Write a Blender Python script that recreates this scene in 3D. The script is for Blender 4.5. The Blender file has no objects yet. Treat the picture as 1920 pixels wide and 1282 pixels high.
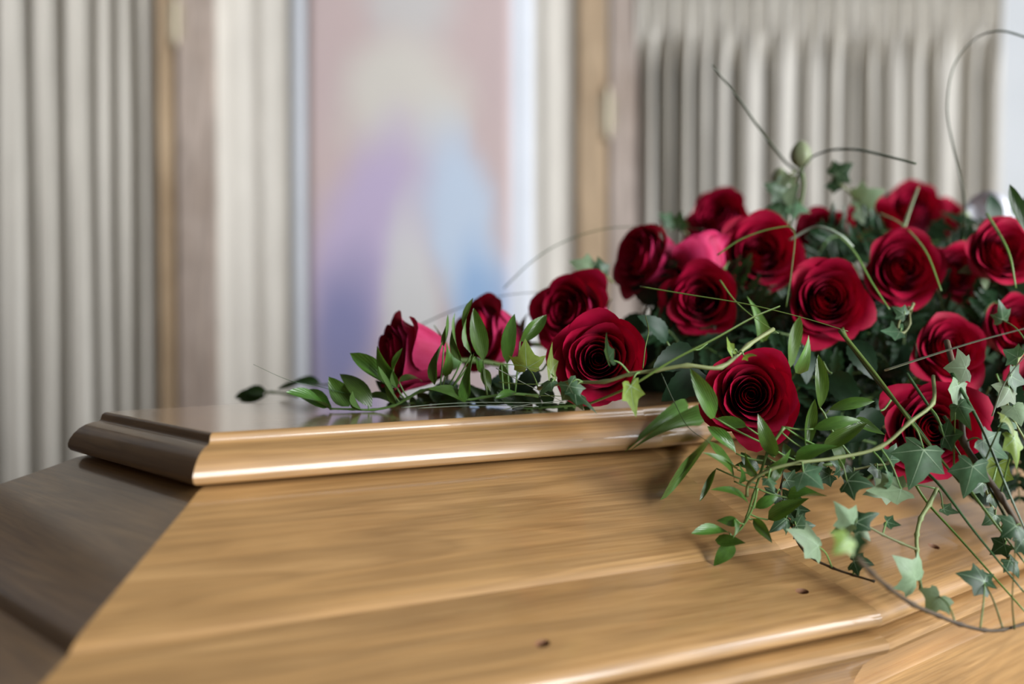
import bpy, bmesh, math, random
from mathutils import Vector, Matrix
from mathutils.bvhtree import BVHTree

sc = bpy.context.scene
col = sc.collection
R = math.radians

# ------------------------------------------------------------------ camera
F_PX, W_PX, H_PX = 2400.0, 1920.0, 1282.0
LID_Z = 1.00                      # height of the lid's flat top
CAM_Z = LID_Z + 0.087
PITCH = R(1.93)
cd = bpy.data.cameras.new('camera')
cam = bpy.data.objects.new('camera', cd)
col.objects.link(cam)
cam.location = (0, 0, CAM_Z)
cam.rotation_euler = (math.pi / 2 - PITCH, 0, 0)
cd.sensor_width = 36.0
cd.lens = 36.0 * F_PX / W_PX
cd.clip_start = 0.02
cd.dof.use_dof = True
cd.dof.focus_distance = 0.935
cd.dof.aperture_fstop = 2.4
cd.dof.aperture_blades = 9
sc.camera = cam

# ------------------------------------------------------------------ world, light, exposure
w = bpy.data.worlds.new('world'); sc.world = w; w.use_nodes = True
w.node_tree.nodes['Background'].inputs[0].default_value = (0.62, 0.75, 1.0, 1)
w.node_tree.nodes['Background'].inputs[1].default_value = 0.6

def area(name, loc, rot, sx, sy, power, color):
    l = bpy.data.lights.new(name, 'AREA'); l.shape = 'RECTANGLE'; l.size = sx; l.size_y = sy
    l.energy = power; l.color = color
    o = bpy.data.objects.new(name, l); col.objects.link(o); o.location = loc; o.rotation_euler = rot
    return o
# daylight coming in through the two windows of the right-hand wall
area('window_daylight', (2.44, -0.85, 1.56), (0, R(90), 0), 1.42, 1.4, 152, (0.95, 0.975, 1.0))
area('window_daylight', (2.44, 0.95, 1.90), (0, R(90), 0), 1.42, 1.0, 62, (0.95, 0.975, 1.0))
sc.view_settings.view_transform = 'Standard'
sc.view_settings.look = 'None'
sc.view_settings.gamma = 1.0
sc.view_settings.use_curve_mapping = False
sc.view_settings.exposure = 0.0

def P(px, py, D):
    """world point seen at photo pixel (px,py) at horizontal distance D from the camera"""
    x = (px - W_PX / 2) / F_PX; y = -(py - H_PX / 2) / F_PX
    c, s = math.cos(PITCH), math.sin(PITCH)
    d = Vector((x, c + y * s, -s + y * c))
    return Vector((0, 0, CAM_Z)) + d * (D / d.y)

# ------------------------------------------------------------------ materials
MATS = {}
def new_mat(name):
    m = bpy.data.materials.new(name); m.use_nodes = True
    nt = m.node_tree; b = nt.nodes['Principled BSDF']
    MATS[name] = m
    return m, nt, b
def N(nt, t, **kw):
    n = nt.nodes.new(t)
    for k, v in kw.items():
        setattr(n, k, v)
    return n
def ramp(nt, stops, fac=None):
    r = N(nt, 'ShaderNodeValToRGB')
    e = r.color_ramp.elements
    while len(e) < len(stops): e.new(0.5)
    for i, (p, c) in enumerate(stops):
        e[i].position = p; e[i].color = (*c, 1)
    if fac is not None: nt.links.new(fac, r.inputs[0])
    return r
def mapping(nt, src, scale):
    m = N(nt, 'ShaderNodeMapping'); m.inputs['Scale'].default_value = scale
    nt.links.new(src, m.inputs[0]); return m.outputs[0]
def noise(nt, vec, scale, detail=4, rough=.5, dist=0.):
    n = N(nt, 'ShaderNodeTexNoise'); n.inputs['Scale'].default_value = scale
    n.inputs['Detail'].default_value = detail; n.inputs['Roughness'].default_value = rough
    n.inputs['Distortion'].default_value = dist
    if vec is not None: nt.links.new(vec, n.inputs['Vector'])
    return n.outputs[0]
def bump(nt, b, h, strength, dist=.001):
    n = N(nt, 'ShaderNodeBump'); n.inputs['Strength'].default_value = strength; n.inputs['Distance'].default_value = dist
    nt.links.new(h, n.inputs['Height']); nt.links.new(n.outputs[0], b.inputs['Normal'])
def mix(nt, fac, a, b_, mode='MIX'):
    m = N(nt, 'ShaderNodeMix', data_type='RGBA', blend_type=mode)
    for s, v in ((m.inputs[0], fac), (m.inputs[6], a), (m.inputs[7], b_)):
        if isinstance(v, (int, float)): s.default_value = v
        elif isinstance(v, tuple): s.default_value = (*v, 1)
        else: nt.links.new(v, s)
    return m.outputs[2]

def wood_mat(name, c0, c1, c2, rough, coat, attr=True):
    m, nt, b = new_mat(name)
    if attr:
        a = N(nt, 'ShaderNodeAttribute'); a.attribute_name = 'grain'; v = a.outputs['Vector']
    else:
        v = N(nt, 'ShaderNodeTexCoord').outputs['Object']
    sc_ = (1.0, 13.0, 13.0) if attr else (9, 9, .8)
    big = noise(nt, mapping(nt, v, sc_), 2.6, 3, .55, 1.2)
    fine = noise(nt, mapping(nt, v, tuple(q * 7 if q > 2 else q * 2 for q in sc_)), 5.0, 4, .65)
    mul = N(nt, 'ShaderNodeMath', operation='MULTIPLY'); nt.links.new(big, mul.inputs[0]); mul.inputs[1].default_value = 9.0
    fr = N(nt, 'ShaderNodeMath', operation='PINGPONG'); nt.links.new(mul.outputs[0], fr.inputs[0]); fr.inputs[1].default_value = 1.0
    r1 = ramp(nt, [(0.0, c0), (0.45, c1), (1.0, c2)], big)
    cc = mix(nt, fr.outputs[0], r1.outputs[0], tuple(q * .74 for q in c1))
    rf = ramp(nt, [(0.3, (.72, .66, .58)), (0.6, (1, 1, 1))], fine)
    cc = mix(nt, .85, cc, rf.outputs[0], 'MULTIPLY')
    blot = noise(nt, v, 5.0, 3, .5)
    rb = ramp(nt, [(0.30, (.62, .56, .50)), (0.55, (1, 1, 1))], blot)
    cc = mix(nt, .6, cc, rb.outputs[0], 'MULTIPLY')
    nt.links.new(cc, b.inputs['Base Color'])
    b.inputs['Roughness'].default_value = rough
    b.inputs['Coat Weight'].default_value = coat
    b.inputs['Coat Roughness'].default_value = .10
    bump(nt, b, fine, .05)
    return m
wood_mat('varnished_wood', (.37, .205, .072), (.47, .270, .102), (.57, .350, .150), .45, .6)
wood_mat('polished_top', (.30, .155, .055), (.36, .195, .075), (.43, .25, .11), .35, 1.0)
MATS['polished_top'].node_tree.nodes['Principled BSDF'].inputs['Coat Roughness'].default_value = .13
MATS['polished_top'].node_tree.nodes['Principled BSDF'].inputs['Coat IOR'].default_value = 1.6
wood_mat('screen_wood', (.50, .36, .22), (.58, .43, .28), (.64, .50, .34), .5, .1, attr=False)
wood_mat('screen_wood_pale', (.50, .41, .36), (.56, .47, .42), (.62, .53, .47), .5, .1, attr=False)
wood_mat('bier_wood', (.10, .06, .035), (.14, .085, .05), (.17, .10, .06), .5, .1, attr=False)

def plain(name, c, rough=.6, spec=.5, var=.12, scale=30., metal=0, bumpy=0.):
    m, nt, b = new_mat(name)
    v = N(nt, 'ShaderNodeTexCoord').outputs['Object']
    n = noise(nt, v, scale, 4)
    r = ramp(nt, [(.3, tuple(q * (1 - var) for q in c)), (.7, tuple(min(1, q * (1 + var)) for q in c))], n)
    nt.links.new(r.outputs[0], b.inputs['Base Color'])
    b.inputs['Roughness'].default_value = rough
    b.inputs['Specular IOR Level'].default_value = spec
    b.inputs['Metallic'].default_value = metal
    if bumpy: bump(nt, b, n, bumpy, .002)
    return m
plain('wall_paint', (.74, .77, .80), .9, .2, .03, 6)
plain('ceiling_paint', (.22, .21, .20), .9, .2, .02, 6)
plain('dark_wall_paint', (.06, .052, .048), .9, .2, .05, 6)
plain('floor_tile', (.13, .10, .08), .5, .4, .12, 3)
plain('window_white', (.8, .8, .8), .5)
plain('hinge_brass', (.50, .44, .33), .4, .5, .1, 40, metal=.6)
plain('rod_metal', (.5, .45, .36), .35, .5, .1, 40, metal=.9)
plain('added_spot_metal', (.6, .6, .58), .4, .5, .05, 30, metal=.5)
plain('hole_wood', (.20, .09, .04), .6)
plain('moss', (.012, .030, .012), .9, .2, .5, 90, bumpy=.8)
plain('brown_twig', (.085, .060, .036), .6, .3, .35, 120)
plain('ribbon_white', (.80, .82, .90), .45, .5, .03, 10)

def fabric(name, c, sx=700., st=.25, trans=0.):
    m, nt, b = new_mat(name)
    v = N(nt, 'ShaderNodeTexCoord').outputs['Object']
    n = noise(nt, mapping(nt, v, (1, 1, .06)), 160., 2)
    n2 = noise(nt, mapping(nt, v, (.06, 1, 1)), 260., 2)
    big = noise(nt, mapping(nt, v, (1, 1, .15)), 9., 3)
    r = ramp(nt, [(.3, tuple(q * .90 for q in c)), (.7, tuple(min(1, q * 1.05) for q in c))], n)
    r2 = ramp(nt, [(.3, (.93, .92, .90)), (.7, (1, 1, 1))], big)
    nt.links.new(mix(nt, .8, r.outputs[0], r2.outputs[0], 'MULTIPLY'), b.inputs['Base Color'])
    b.inputs['Roughness'].default_value = .95
    b.inputs['Specular IOR Level'].default_value = .1
    b.inputs['Sheen Weight'].default_value = .15
    bump(nt, b, n2, st, .002)
    return m
fabric('curtain_cloth', (.72, .69, .63))
fabric('cream_cloth', (.80, .765, .70))

# printed banner: soft abstract colour fields (a generic stand-in)
def banner_mat(w_, h_):
    m, nt, b = new_mat('banner_print')
    tc = N(nt, 'ShaderNodeTexCoord').outputs['Object']
    wob = N(nt, 'ShaderNodeTexNoise'); wob.inputs['Scale'].default_value = 4.; wob.inputs['Detail'].default_value = 3
    nt.links.new(mapping(nt, tc, (1.6, 1, .8)), wob.inputs['Vector'])
    sub = N(nt, 'ShaderNodeVectorMath', operation='SUBTRACT'); nt.links.new(wob.outputs['Color'], sub.inputs[0]); sub.inputs[1].default_value = (.5, .5, .5)
    scl = N(nt, 'ShaderNodeVectorMath', operation='SCALE'); nt.links.new(sub.outputs[0], scl.inputs[0]); scl.inputs['Scale'].default_value = .12
    add = N(nt, 'ShaderNodeVectorMath', operation='ADD'); nt.links.new(tc, add.inputs[0]); nt.links.new(scl.outputs[0], add.inputs[1])
    v = add.outputs[0]
    def blob(cx, cz, rx, rz, inner, outer, rot=0.):
        s = N(nt, 'ShaderNodeVectorMath', operation='SUBTRACT'); nt.links.new(v, s.inputs[0]); s.inputs[1].default_value = (cx, 0, cz)
        mp = N(nt, 'ShaderNodeMapping'); mp.vector_type = 'TEXTURE'
        mp.inputs['Rotation'].default_value = (0, rot, 0); mp.inputs['Scale'].default_value = (rx, 1, rz)
        nt.links.new(s.outputs[0], mp.inputs[0])
        sp = N(nt, 'ShaderNodeSeparateXYZ'); nt.links.new(mp.outputs[0], sp.inputs[0])
        cb = N(nt, 'ShaderNodeCombineXYZ'); nt.links.new(sp.outputs[0], cb.inputs[0]); nt.links.new(sp.outputs[2], cb.inputs[2])
        ln = N(nt, 'ShaderNodeVectorMath', operation='LENGTH'); nt.links.new(cb.outputs[0], ln.inputs[0])
        mr = N(nt, 'ShaderNodeMapRange', interpolation_type='SMOOTHSTEP'); nt.links.new(ln.outputs['Value'], mr.inputs[0])
        mr.inputs[1].default_value = outer; mr.inputs[2].default_value = inner; mr.inputs[3].default_value = 0; mr.inputs[4].default_value = 1
        return mr.outputs[0]
    c = mix(nt, noise(nt, mapping(nt, tc, (1, 1, .6)), 7., 3), (.60, .48, .49), (.68, .55, .53))
    for (cx, cz, rx, rz, i, o, rot, colr, k) in BLOBS:
        f = blob(cx, cz, rx, rz, i, o, rot)
        mm = N(nt, 'ShaderNodeMath', operation='MULTIPLY'); nt.links.new(f, mm.inputs[0]); mm.inputs[1].default_value = k
        c = mix(nt, mm.outputs[0], c, colr)
    weave = noise(nt, tc, 350., 2)
    rw = ramp(nt, [(.3, (.9, .9, .9)), (.7, (1, 1, 1))], weave)
    nt.links.new(mix(nt, .6, c, rw.outputs[0], 'MULTIPLY'), b.inputs['Base Color'])
    b.inputs['Roughness'].default_value = .8
    b.inputs['Specular IOR Level'].default_value = .15

def leaf_mat(name, c, back, rough=.34, spec=.5, var=.25, vein=None, trans=.25, stripes=0.):
    m, nt, b = new_mat(name)
    tc = N(nt, 'ShaderNodeTexCoord').outputs['Object']
    oi = N(nt, 'ShaderNodeObjectInfo').outputs['Random']
    n = noise(nt, tc, 5., 3)
    r = ramp(nt, [(.25, tuple(q * (1 - var) for q in c)), (.75, tuple(q * (1 + var) for q in c))], n)
    hs = N(nt, 'ShaderNodeHueSaturation')
    mr = N(nt, 'ShaderNodeMapRange'); nt.links.new(oi, mr.inputs[0]); mr.inputs[3].default_value = .70; mr.inputs[4].default_value = 1.3
    nt.links.new(mr.outputs[0], hs.inputs['Value'])
    mh = N(nt, 'ShaderNodeMapRange'); nt.links.new(oi, mh.inputs[0]); mh.inputs[3].default_value = .485; mh.inputs[4].default_value = .515
    nt.links.new(mh.outputs[0], hs.inputs['Hue'])
    src = r.outputs[0]
    if stripes:
        wv = N(nt, 'ShaderNodeTexWave'); wv.wave_type = 'BANDS'; wv.bands_direction = 'X'
        wv.inputs['Scale'].default_value = 3.2; wv.inputs['Distortion'].default_value = .6
        nt.links.new(tc, wv.inputs['Vector'])
        rs = ramp(nt, [(.0, (1, 1, 1)), (1, (1 - stripes,) * 3)], wv.outputs['Fac'])
        src = mix(nt, 1., src, rs.outputs[0], 'MULTIPLY')
        bump(nt, b, wv.outputs['Fac'], .12, .01)
    nt.links.new(src, hs.inputs['Color'])
    geo = N(nt, 'ShaderNodeNewGeometry').outputs['Backfacing']
    cc = mix(nt, geo, hs.outputs[0], back)
    nt.links.new(cc, b.inputs['Base Color'])
    b.inputs['Roughness'].default_value = rough
    b.inputs['Specular IOR Level'].default_value = spec
    tr = N(nt, 'ShaderNodeBsdfTranslucent')
    nt.links.new(mix(nt, .5, cc, (c[0] * 2.2, c[1] * 2.0, c[2] * .8)), tr.inputs[0])
    ms = N(nt, 'ShaderNodeMixShader'); ms.inputs[0].default_value = trans
    nt.links.new(b.outputs[0], ms.inputs[1]); nt.links.new(tr.outputs[0], ms.inputs[2])
    nt.links.new(ms.outputs[0], nt.nodes['Material Output'].inputs[0])
    return m
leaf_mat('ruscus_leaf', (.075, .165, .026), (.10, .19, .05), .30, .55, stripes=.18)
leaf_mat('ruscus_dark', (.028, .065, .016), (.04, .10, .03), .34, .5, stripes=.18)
leaf_mat('strap_leaf', (.13, .27, .06), (.15, .28, .09), .38, .45, .2, stripes=.1)
leaf_mat('ivy_leaf', (.068, .145, .070), (.15, .24, .13), .42, .45)
leaf_mat('ivy_pale', (.20, .28, .165), (.225, .305, .185), .5, .4, .15)
leaf_mat('ivy_young', (.19, .27, .05), (.22, .30, .09), .42, .45, .2)
leaf_mat('ivy_dark', (.030, .075, .030), (.07, .13, .06), .4, .45)
leaf_mat('fern_leaf', (.020, .060, .022), (.03, .08, .03), .42, .4)
leaf_mat('rose_leaf', (.014, .042, .018), (.035, .075, .04), .42, .32)
leaf_mat('grass_blade', (.13, .22, .045), (.13, .22, .05), .35, .5, .15, trans=.15)
leaf_mat('grass_dark', (.035, .085, .025), (.05, .10, .03), .35, .5, .15, trans=.1)
leaf_mat('grass_pale', (.36, .43, .33), (.36, .43, .33), .35, .5, .1, trans=.1)
leaf_mat('green_stem', (.13, .23, .06), (.13, .23, .06), .4, .45, .2, trans=.0)
leaf_mat('vine_stem', (.19, .22, .085), (.19, .22, .085), .5, .4, .3, trans=.0)
leaf_mat('vein_pale', (.30, .42, .26), (.30, .42, .26), .45, .4, .1, trans=.1)
leaf_mat('bud_green', (.30, .36, .20), (.30, .36, .20), .45, .4, .2, trans=.1)
leaf_mat('sepal_green', (.10, .19, .06), (.22, .30, .16), .5, .4, .2, trans=.1)

def petal_mat(name, back0, back1):
    m, nt, b = new_mat(name)
    tc = N(nt, 'ShaderNodeTexCoord').outputs['Object']
    n = noise(nt, mapping(nt, tc, (60, 60, 16)), 1.5, 3)
    oi = N(nt, 'ShaderNodeObjectInfo').outputs['Random']
    front = ramp(nt, [(.25, (.31, .0012, .024)), (.75, (.46, .0024, .046))], n).outputs[0]
    back = ramp(nt, [(.25, back0), (.75, back1)], n).outputs[0]
    geo = N(nt, 'ShaderNodeNewGeometry').outputs['Backfacing']
    cc = mix(nt, geo, back, front)
    hs = N(nt, 'ShaderNodeHueSaturation'); nt.links.new(cc, hs.inputs['Color'])
    mr = N(nt, 'ShaderNodeMapRange'); nt.links.new(oi, mr.inputs[0]); mr.inputs[3].default_value = .85; mr.inputs[4].default_value = 1.15
    nt.links.new(mr.outputs[0], hs.inputs['Value'])
    nt.links.new(hs.outputs[0], b.inputs['Base Color'])
    b.inputs['Roughness'].default_value = .62
    b.inputs['Specular IOR Level'].default_value = .22
    b.inputs['Sheen Weight'].default_value = .05
    b.inputs['Sheen Roughness'].default_value = .45
    b.inputs['Sheen Tint'].default_value = (1, .25, .45, 1)
    tr = N(nt, 'ShaderNodeBsdfTranslucent'); tr.inputs[0].default_value = (.55, .004, .03, 1)
    ms = N(nt, 'ShaderNodeMixShader'); ms.inputs[0].default_value = .07
    nt.links.new(b.outputs[0], ms.inputs[1]); nt.links.new(tr.outputs[0], ms.inputs[2])
    nt.links.new(ms.outputs[0], nt.nodes['Material Output'].inputs[0])
petal_mat('rose_petal', (.46, .008, .070), (.60, .05, .16))
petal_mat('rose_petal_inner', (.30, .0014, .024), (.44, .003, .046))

# ------------------------------------------------------------------ object helpers
def tag(o, label=None, cat=None, group=None, kind=None):
    if label: o['label'] = label
    if cat: o['category'] = cat
    if group: o['group'] = group
    if kind: o['kind'] = kind
    return o
def mesh_from(name, verts, faces, mats, smooth=True, midx=None, grain=None):
    me = bpy.data.meshes.new(name)
    me.from_pydata([tuple(v) for v in verts], [], faces)
    for mm in (mats if isinstance(mats, (list, tuple)) else [mats]): me.materials.append(MATS[mm])
    if midx: me.polygons.foreach_set('material_index', midx)
    me.polygons.foreach_set('use_smooth', [smooth] * len(me.polygons))
    if grain:
        a = me.attributes.new('grain', 'FLOAT_VECTOR', 'POINT')
        a.data.foreach_set('vector', [c for g in grain for c in g])
    me.update()
    return me
def link(name, me, parent=None, loc=None, mat=None):
    o = bpy.data.objects.new(name, me); col.objects.link(o)
    if parent is not None: o.parent = parent
    if loc is not None: o.location = loc
    if mat is not None: o.matrix_basis = mat
    return o
def empty(name, loc, label=None, cat=None, group=None):
    o = bpy.data.objects.new(name, None); col.objects.link(o); o.location = loc
    o.empty_display_size = .02
    return tag(o, label, cat, group)
def box_mesh(name, x0, x1, y0, y1, z0, z1, mat, bev=0.):
    bm = bmesh.new()
    bmesh.ops.create_cube(bm, size=1)
    for v in bm.verts:
        v.co = Vector(((x0 + x1) / 2 + v.co.x * (x1 - x0), (y0 + y1) / 2 + v.co.y * (y1 - y0), (z0 + z1) / 2 + v.co.z * (z1 - z0)))
    if bev: bmesh.ops.bevel(bm, geom=bm.edges[:], offset=bev, segments=2, affect='EDGES')
    me = bpy.data.meshes.new(name); bm.to_mesh(me); bm.free(); me.materials.append(MATS[mat])
    return me
def spline(pts, n=5):
    """Catmull-Rom through points"""
    pts = [Vector(p) for p in pts]
    if len(pts) < 3: 
        return [pts[0].lerp(pts[-1], i / n) for i in range(n + 1)]
    q = [pts[0] * 2 - pts[1]] + pts + [pts[-1] * 2 - pts[-2]]
    out = []
    for i in range(1, len(q) - 2):
        p0, p1, p2, p3 = q[i - 1], q[i], q[i + 1], q[i + 2]
        for k in range(n):
            t = k / n
            out.append(.5 * ((2 * p1) + (p2 - p0) * t + (2 * p0 - 5 * p1 + 4 * p2 - p3) * t * t + (3 * p1 - p0 - 3 * p2 + p3) * t ** 3))
    out.append(pts[-1]); return out
def tube(name, pts, r0, r1, mat, sides=6, flat=1., knots=(), origin=Vector((0, 0, 0))):
    vs, fs = [], []
    n = len(pts)
    T0 = (pts[1] - pts[0]).normalized()
    up = Vector((0, 0, 1)) if abs(T0.z) < .9 else Vector((1, 0, 0))
    A = T0.cross(up).normalized()
    for i, p in enumerate(pts):
        T = (pts[min(i + 1, n - 1)] - pts[max(i - 1, 0)]).normalized()
        A = (A - T * A.dot(T)).normalized(); B = T.cross(A)
        r = r0 + (r1 - r0) * i / (n - 1)
        if i in knots: r *= 1.45
        for k in range(sides):
            a = 2 * math.pi * k / sides
            vs.append(p - origin + A * (math.cos(a) * r) + B * (math.sin(a) * r * flat))
    for i in range(n - 1):
        for k in range(sides):
            a, b = i * sides + k, i * sides + (k + 1) % sides
            fs.append((a, b, b + sides, a + sides))
    fs.append(tuple(range(sides))[::-1]); fs.append(tuple((n - 1) * sides + k for k in range(sides)))
    return mesh_from(name, vs, fs, mat)

# ================================================================== ROOM
X0, X1, Y0, Y1, ZC = -2.6, 2.5, -2.6, 2.95, 2.8
def struct(name, me): return tag(link(name, me), kind='structure')
struct('floor', box_mesh('floor', X0 - .1, X1 + .1, Y0 - .1, Y1 + .1, -.1, 0, 'floor_tile'))
struct('ceiling', box_mesh('ceiling', X0 - .1, X1 + .1, Y0 - .1, Y1 + .1, ZC, ZC + .1, 'ceiling_paint'))
struct('wall_back', box_mesh('wall_back', X0, X1, Y1, Y1 + .1, 0, ZC, 'wall_paint'))
struct('wall_front', box_mesh('wall_front', X0, X1, Y0 - .1, Y0, 0, ZC, 'dark_wall_paint'))
struct('wall_left', box_mesh('wall_left', X0 - .1, X0, Y0, Y1, 0, ZC, 'dark_wall_paint'))
# right wall with the window opening, built of four pieces in one mesh
WINS = ((-1.60, -.10, .80, 2.32), (.40, 1.50, 1.14, 2.66))
bmv, bmf = [], []
def addbox(x0, x1, y0, y1, z0, z1):
    b = len(bmv)
    bmv.extend([(x0, y0, z0), (x1, y0, z0), (x1, y1, z0), (x0, y1, z0), (x0, y0, z1), (x1, y0, z1), (x1, y1, z1), (x0, y1, z1)])
    bmf.extend([tuple(b + i for i in f) for f in ((3, 2, 1, 0), (4, 5, 6, 7), (0, 1, 5, 4), (1, 2, 6, 5), (2, 3, 7, 6), (3, 0, 4, 7))])
ycur = Y0
for (y0, y1, z0, z1) in WINS:
    addbox(X1, X1 + .1, ycur, y0, 0, ZC); addbox(X1, X1 + .1, y0, y1, 0, z0); addbox(X1, X1 + .1, y0, y1, z1, ZC); ycur = y1
addbox(X1, X1 + .1, ycur, Y1, 0, ZC)
struct('wall_right', mesh_from('wall_right', bmv, bmf, 'wall_paint', smooth=False))
for wi, (y0, y1, z0, z1) in enumerate(WINS):
    win = bpy.data.objects.new('window_%d' % (wi + 1), None); col.objects.link(win); win.location = (X1, (y0 + y1) / 2, z0); win['kind'] = 'structure'
    def wpart(name, a, b, c, d):
        link(name, box_mesh(name, -.02, .06, a - win.location.y, b - win.location.y, c - z0, d - z0, 'window_white', .004), win)
    wpart('window_frame', y0, y0 + .05, z0, z1); wpart('window_frame', y1 - .05, y1, z0, z1)
    wpart('window_frame', y0 + .05, y1 - .05, z1 - .05, z1); wpart('window_sill', y0 + .05, y1 - .05, z0, z0 + .04)
SY = 2.60                                    # distance of the folding screen
# unseen spotlights added under the ceiling to brighten the screen evenly
for x, en in ((-1.15, 36), (-.35, 17), (.45, 5), (1.2, 4)):
    root = empty('added_spotlight', (x, 1.25, ZC), 'small unseen metal spotlight added to brighten the folding screen', 'lamp', 'added fill spotlights')
    aim = Vector((x * .95, SY, 1.38)); hd = Vector((x, 1.25, ZC - .12)); d = (aim - hd).normalized()
    link('bracket', tube('bracket', [Vector((0, 0, 0)), Vector((0, 0, -.05)), Vector((0, 0, -.10))], .012, .010, 'added_spot_metal', 10), root)
    a0 = Vector((0, 0, -.12))
    link('housing', tube('housing', [a0 - d * .07, a0 - d * .05, a0, a0 + d * .05], .035, .048, 'added_spot_metal', 16), root)
    l = bpy.data.lights.new('added_spot_fill', 'SPOT'); l.energy = en; l.color = (1.0, .955, .89); l.spot_size = R(52); l.spot_blend = .8; l.shadow_soft_size = .06
    o = bpy.data.objects.new('added_spot_fill', l); col.objects.link(o); o.parent = root
    o.location = a0 + d * .075; o.rotation_euler = d.to_track_quat('-Z', 'Y').to_euler()

# ================================================================== FOLDING SCREEN, CURTAINS, BANNER
PX = SY / F_PX                               # metres per photo pixel there
def sx(px): return (px - 960) * PX
scr = empty('folding_screen', (sx(700), SY + .03, 0), 'wooden folding screen with cream cloth behind the abstract banner', 'screen')
def spart(name, me): 
    o = link(name, me, scr); o.location = -Vector(scr.location); return o
ST = 2.12
for a, b, m_ in ((297, 326, 'screen_wood'), (334, 402, 'screen_wood_pale'), (1082, 1138, 'screen_wood'), (1142, 1194, 'screen_wood_pale')):
    spart('post', box_mesh('post', sx(a), sx(b), SY, SY + .05, 0.0, ST, m_, .004))
for a in (-440, 1830):
    spart('post', box_mesh('post', sx(a), sx(a + 40), SY + .15, SY + .19, 0.0, ST, 'screen_wood', .004))
for a, b, dy in ((402, 1082, 0), (-400, 297, .15), (1194, 1830, .15)):
    for z0 in (.12, ST - .08):
        spart('rail', box_mesh('rail', sx(a), sx(b), SY + .005 + dy, SY + .04 + dy, z0, z0 + .07, 'screen_wood', .003))
# cream cloth stretched in the middle leaf
def sheet(name, x0, x1, z0, z1, fn, nx, nz, mat, thick=.002):
    vs, fs = [], []
    for side in (0, 1):
        for j in range(nz + 1):
            for i in range(nx + 1):
                x = x0 + (x1 - x0) * i / nx; z = z0 + (z1 - z0) * j / nz
                y = fn(x, z)
                vs.append((x, y + side * thick, z))
    S = (nx + 1) * (nz + 1)
    for j in range(nz):
        for i in range(nx):
            a = j * (nx + 1) + i
            q = (a, a + 1, a + nx + 2, a + nx + 1)
            fs.append(q); fs.append(tuple(S + k for k in q[::-1]))
    for i in range(nx):
        a = i; fs.append((a + 1, a, S + a, S + a + 1))
        a = nz * (nx + 1) + i; fs.append((a, a + 1, S + a + 1, S + a))
    for j in range(nz):
        a = j * (nx + 1); fs.append((a, a + nx + 1, S + a + nx + 1, S + a))
        a += nx; fs.append((a + nx + 1, a, S + a, S + a + nx + 1))
    return mesh_from(name, vs, fs, mat)
spart('cloth_panel', sheet('cloth_panel', sx(402), sx(1082), .19, ST - .08,
      lambda x, z: SY + .022 + .0035 * math.sin(x * 55) + .002 * math.sin(x * 130 + z), 120, 4, 'cream_cloth'))
for px_, py_ in ((328, 38), (1140, 212)):
    c = P(px_, py_, SY - .004)
    bm = bmesh.new()
    bmesh.ops.create_cone(bm, cap_ends=True, segments=14, radius1=.0065, radius2=.0065, depth=.085)
    for dz in (-.047, .047):
        bmesh.ops.create_uvsphere(bm, u_segments=10, v_segments=6, radius=.008, matrix=Matrix.Translation((0, 0, dz)))
    for dx in (-.011, .011):
        bmesh.ops.create_cube(bm, size=1, matrix=Matrix.Translation((dx, .004, 0)) @ Matrix.Diagonal((.010, .003, .07, 1)))
    me = bpy.data.meshes.new('hinge'); bm.to_mesh(me); bm.free(); me.materials.append(MATS['hinge_brass'])
    o = link('hinge', me, scr); o.location = c - Vector(scr.location)

# curtains
def curtain(name, px0, px1, z0, z1, valleys, label, ruffle=None, seed=1):
    rg = random.Random(seed)
    V_ = [(sx(v), rg.uniform(.0075, .0115), rg.uniform(.10, .135), rg.uniform(-.003, .003), rg.uniform(0, 6)) for v in valleys]
    def fn(x, z):
        y = SY + .0
        f = 1.0
        if ruffle:
            f = max(0, min(1, (ruffle - z) / .10)); f = f * f * (3 - 2 * f)
        for xv, wv, dv, dr, ph in V_:
            xx = xv + dr * (z - 1.3) + .0015 * math.sin(z * 5 + ph)
            q = (x - xx) / wv
            y += f * dv * math.exp(-q ** 4)
            q2 = (x - xx) / (wv * 3.2)
            y += f * .010 * math.exp(-q2 * q2)
        y += .0035 * math.sin(x * 190 + 2 * math.sin(z * 2)) * (1.6 - f)
        if ruffle:
            k = math.exp(-((z - ruffle - .012) / .012) ** 2)
            y += (1 - f) * .006 * math.sin(x * 420) + k * .010
        return y
    me = sheet(name, sx(px0), sx(px1), z0, z1, fn, int((px1 - px0) * 1.0), 40, 'curtain_cloth')
    ox = sx((px0 + px1) / 2)
    o = link(name, me); 
    me.transform(Matrix.Translation((-ox, -SY, -z0))); o.location = (ox, SY, z0)
    return tag(o, label, 'curtain')
curtain('pleated_curtain', -400, 297, .13, 2.04, [-370, -330, -280, -245, -200, -150, -110, -60, -15, 52, 111, 172, 210, 247, 288],
        'beige pleated curtain hanging beside the narrow wooden post with gold hinge', seed=3)
RZ = P(1500, 52, SY).z
curtain('pleated_curtain', 1192, 1876, .13, RZ + .075, [1204, 1241, 1271, 1309, 1340, 1378, 1442, 1501, 1553, 1588, 1619, 1657, 1704, 1745, 1807, 1847],
        'beige gathered curtain with ruffled heading behind the red roses', ruffle=RZ, seed=5)
rod = tube('curtain_rod', [Vector((sx(1200), SY + .035, RZ + .012)), Vector((sx(1500), SY + .035, RZ + .012)), Vector((sx(1872), SY + .035, RZ + .012))], .006, .006, 'rod_metal', 10, origin=Vector((sx(1500), SY + .035, RZ + .012)))
tag(link('curtain_rod', rod, loc=(sx(1500), SY + .035, RZ + .012)), 'thin metal rod threaded through the gathered curtain heading', 'curtain rod')
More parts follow.
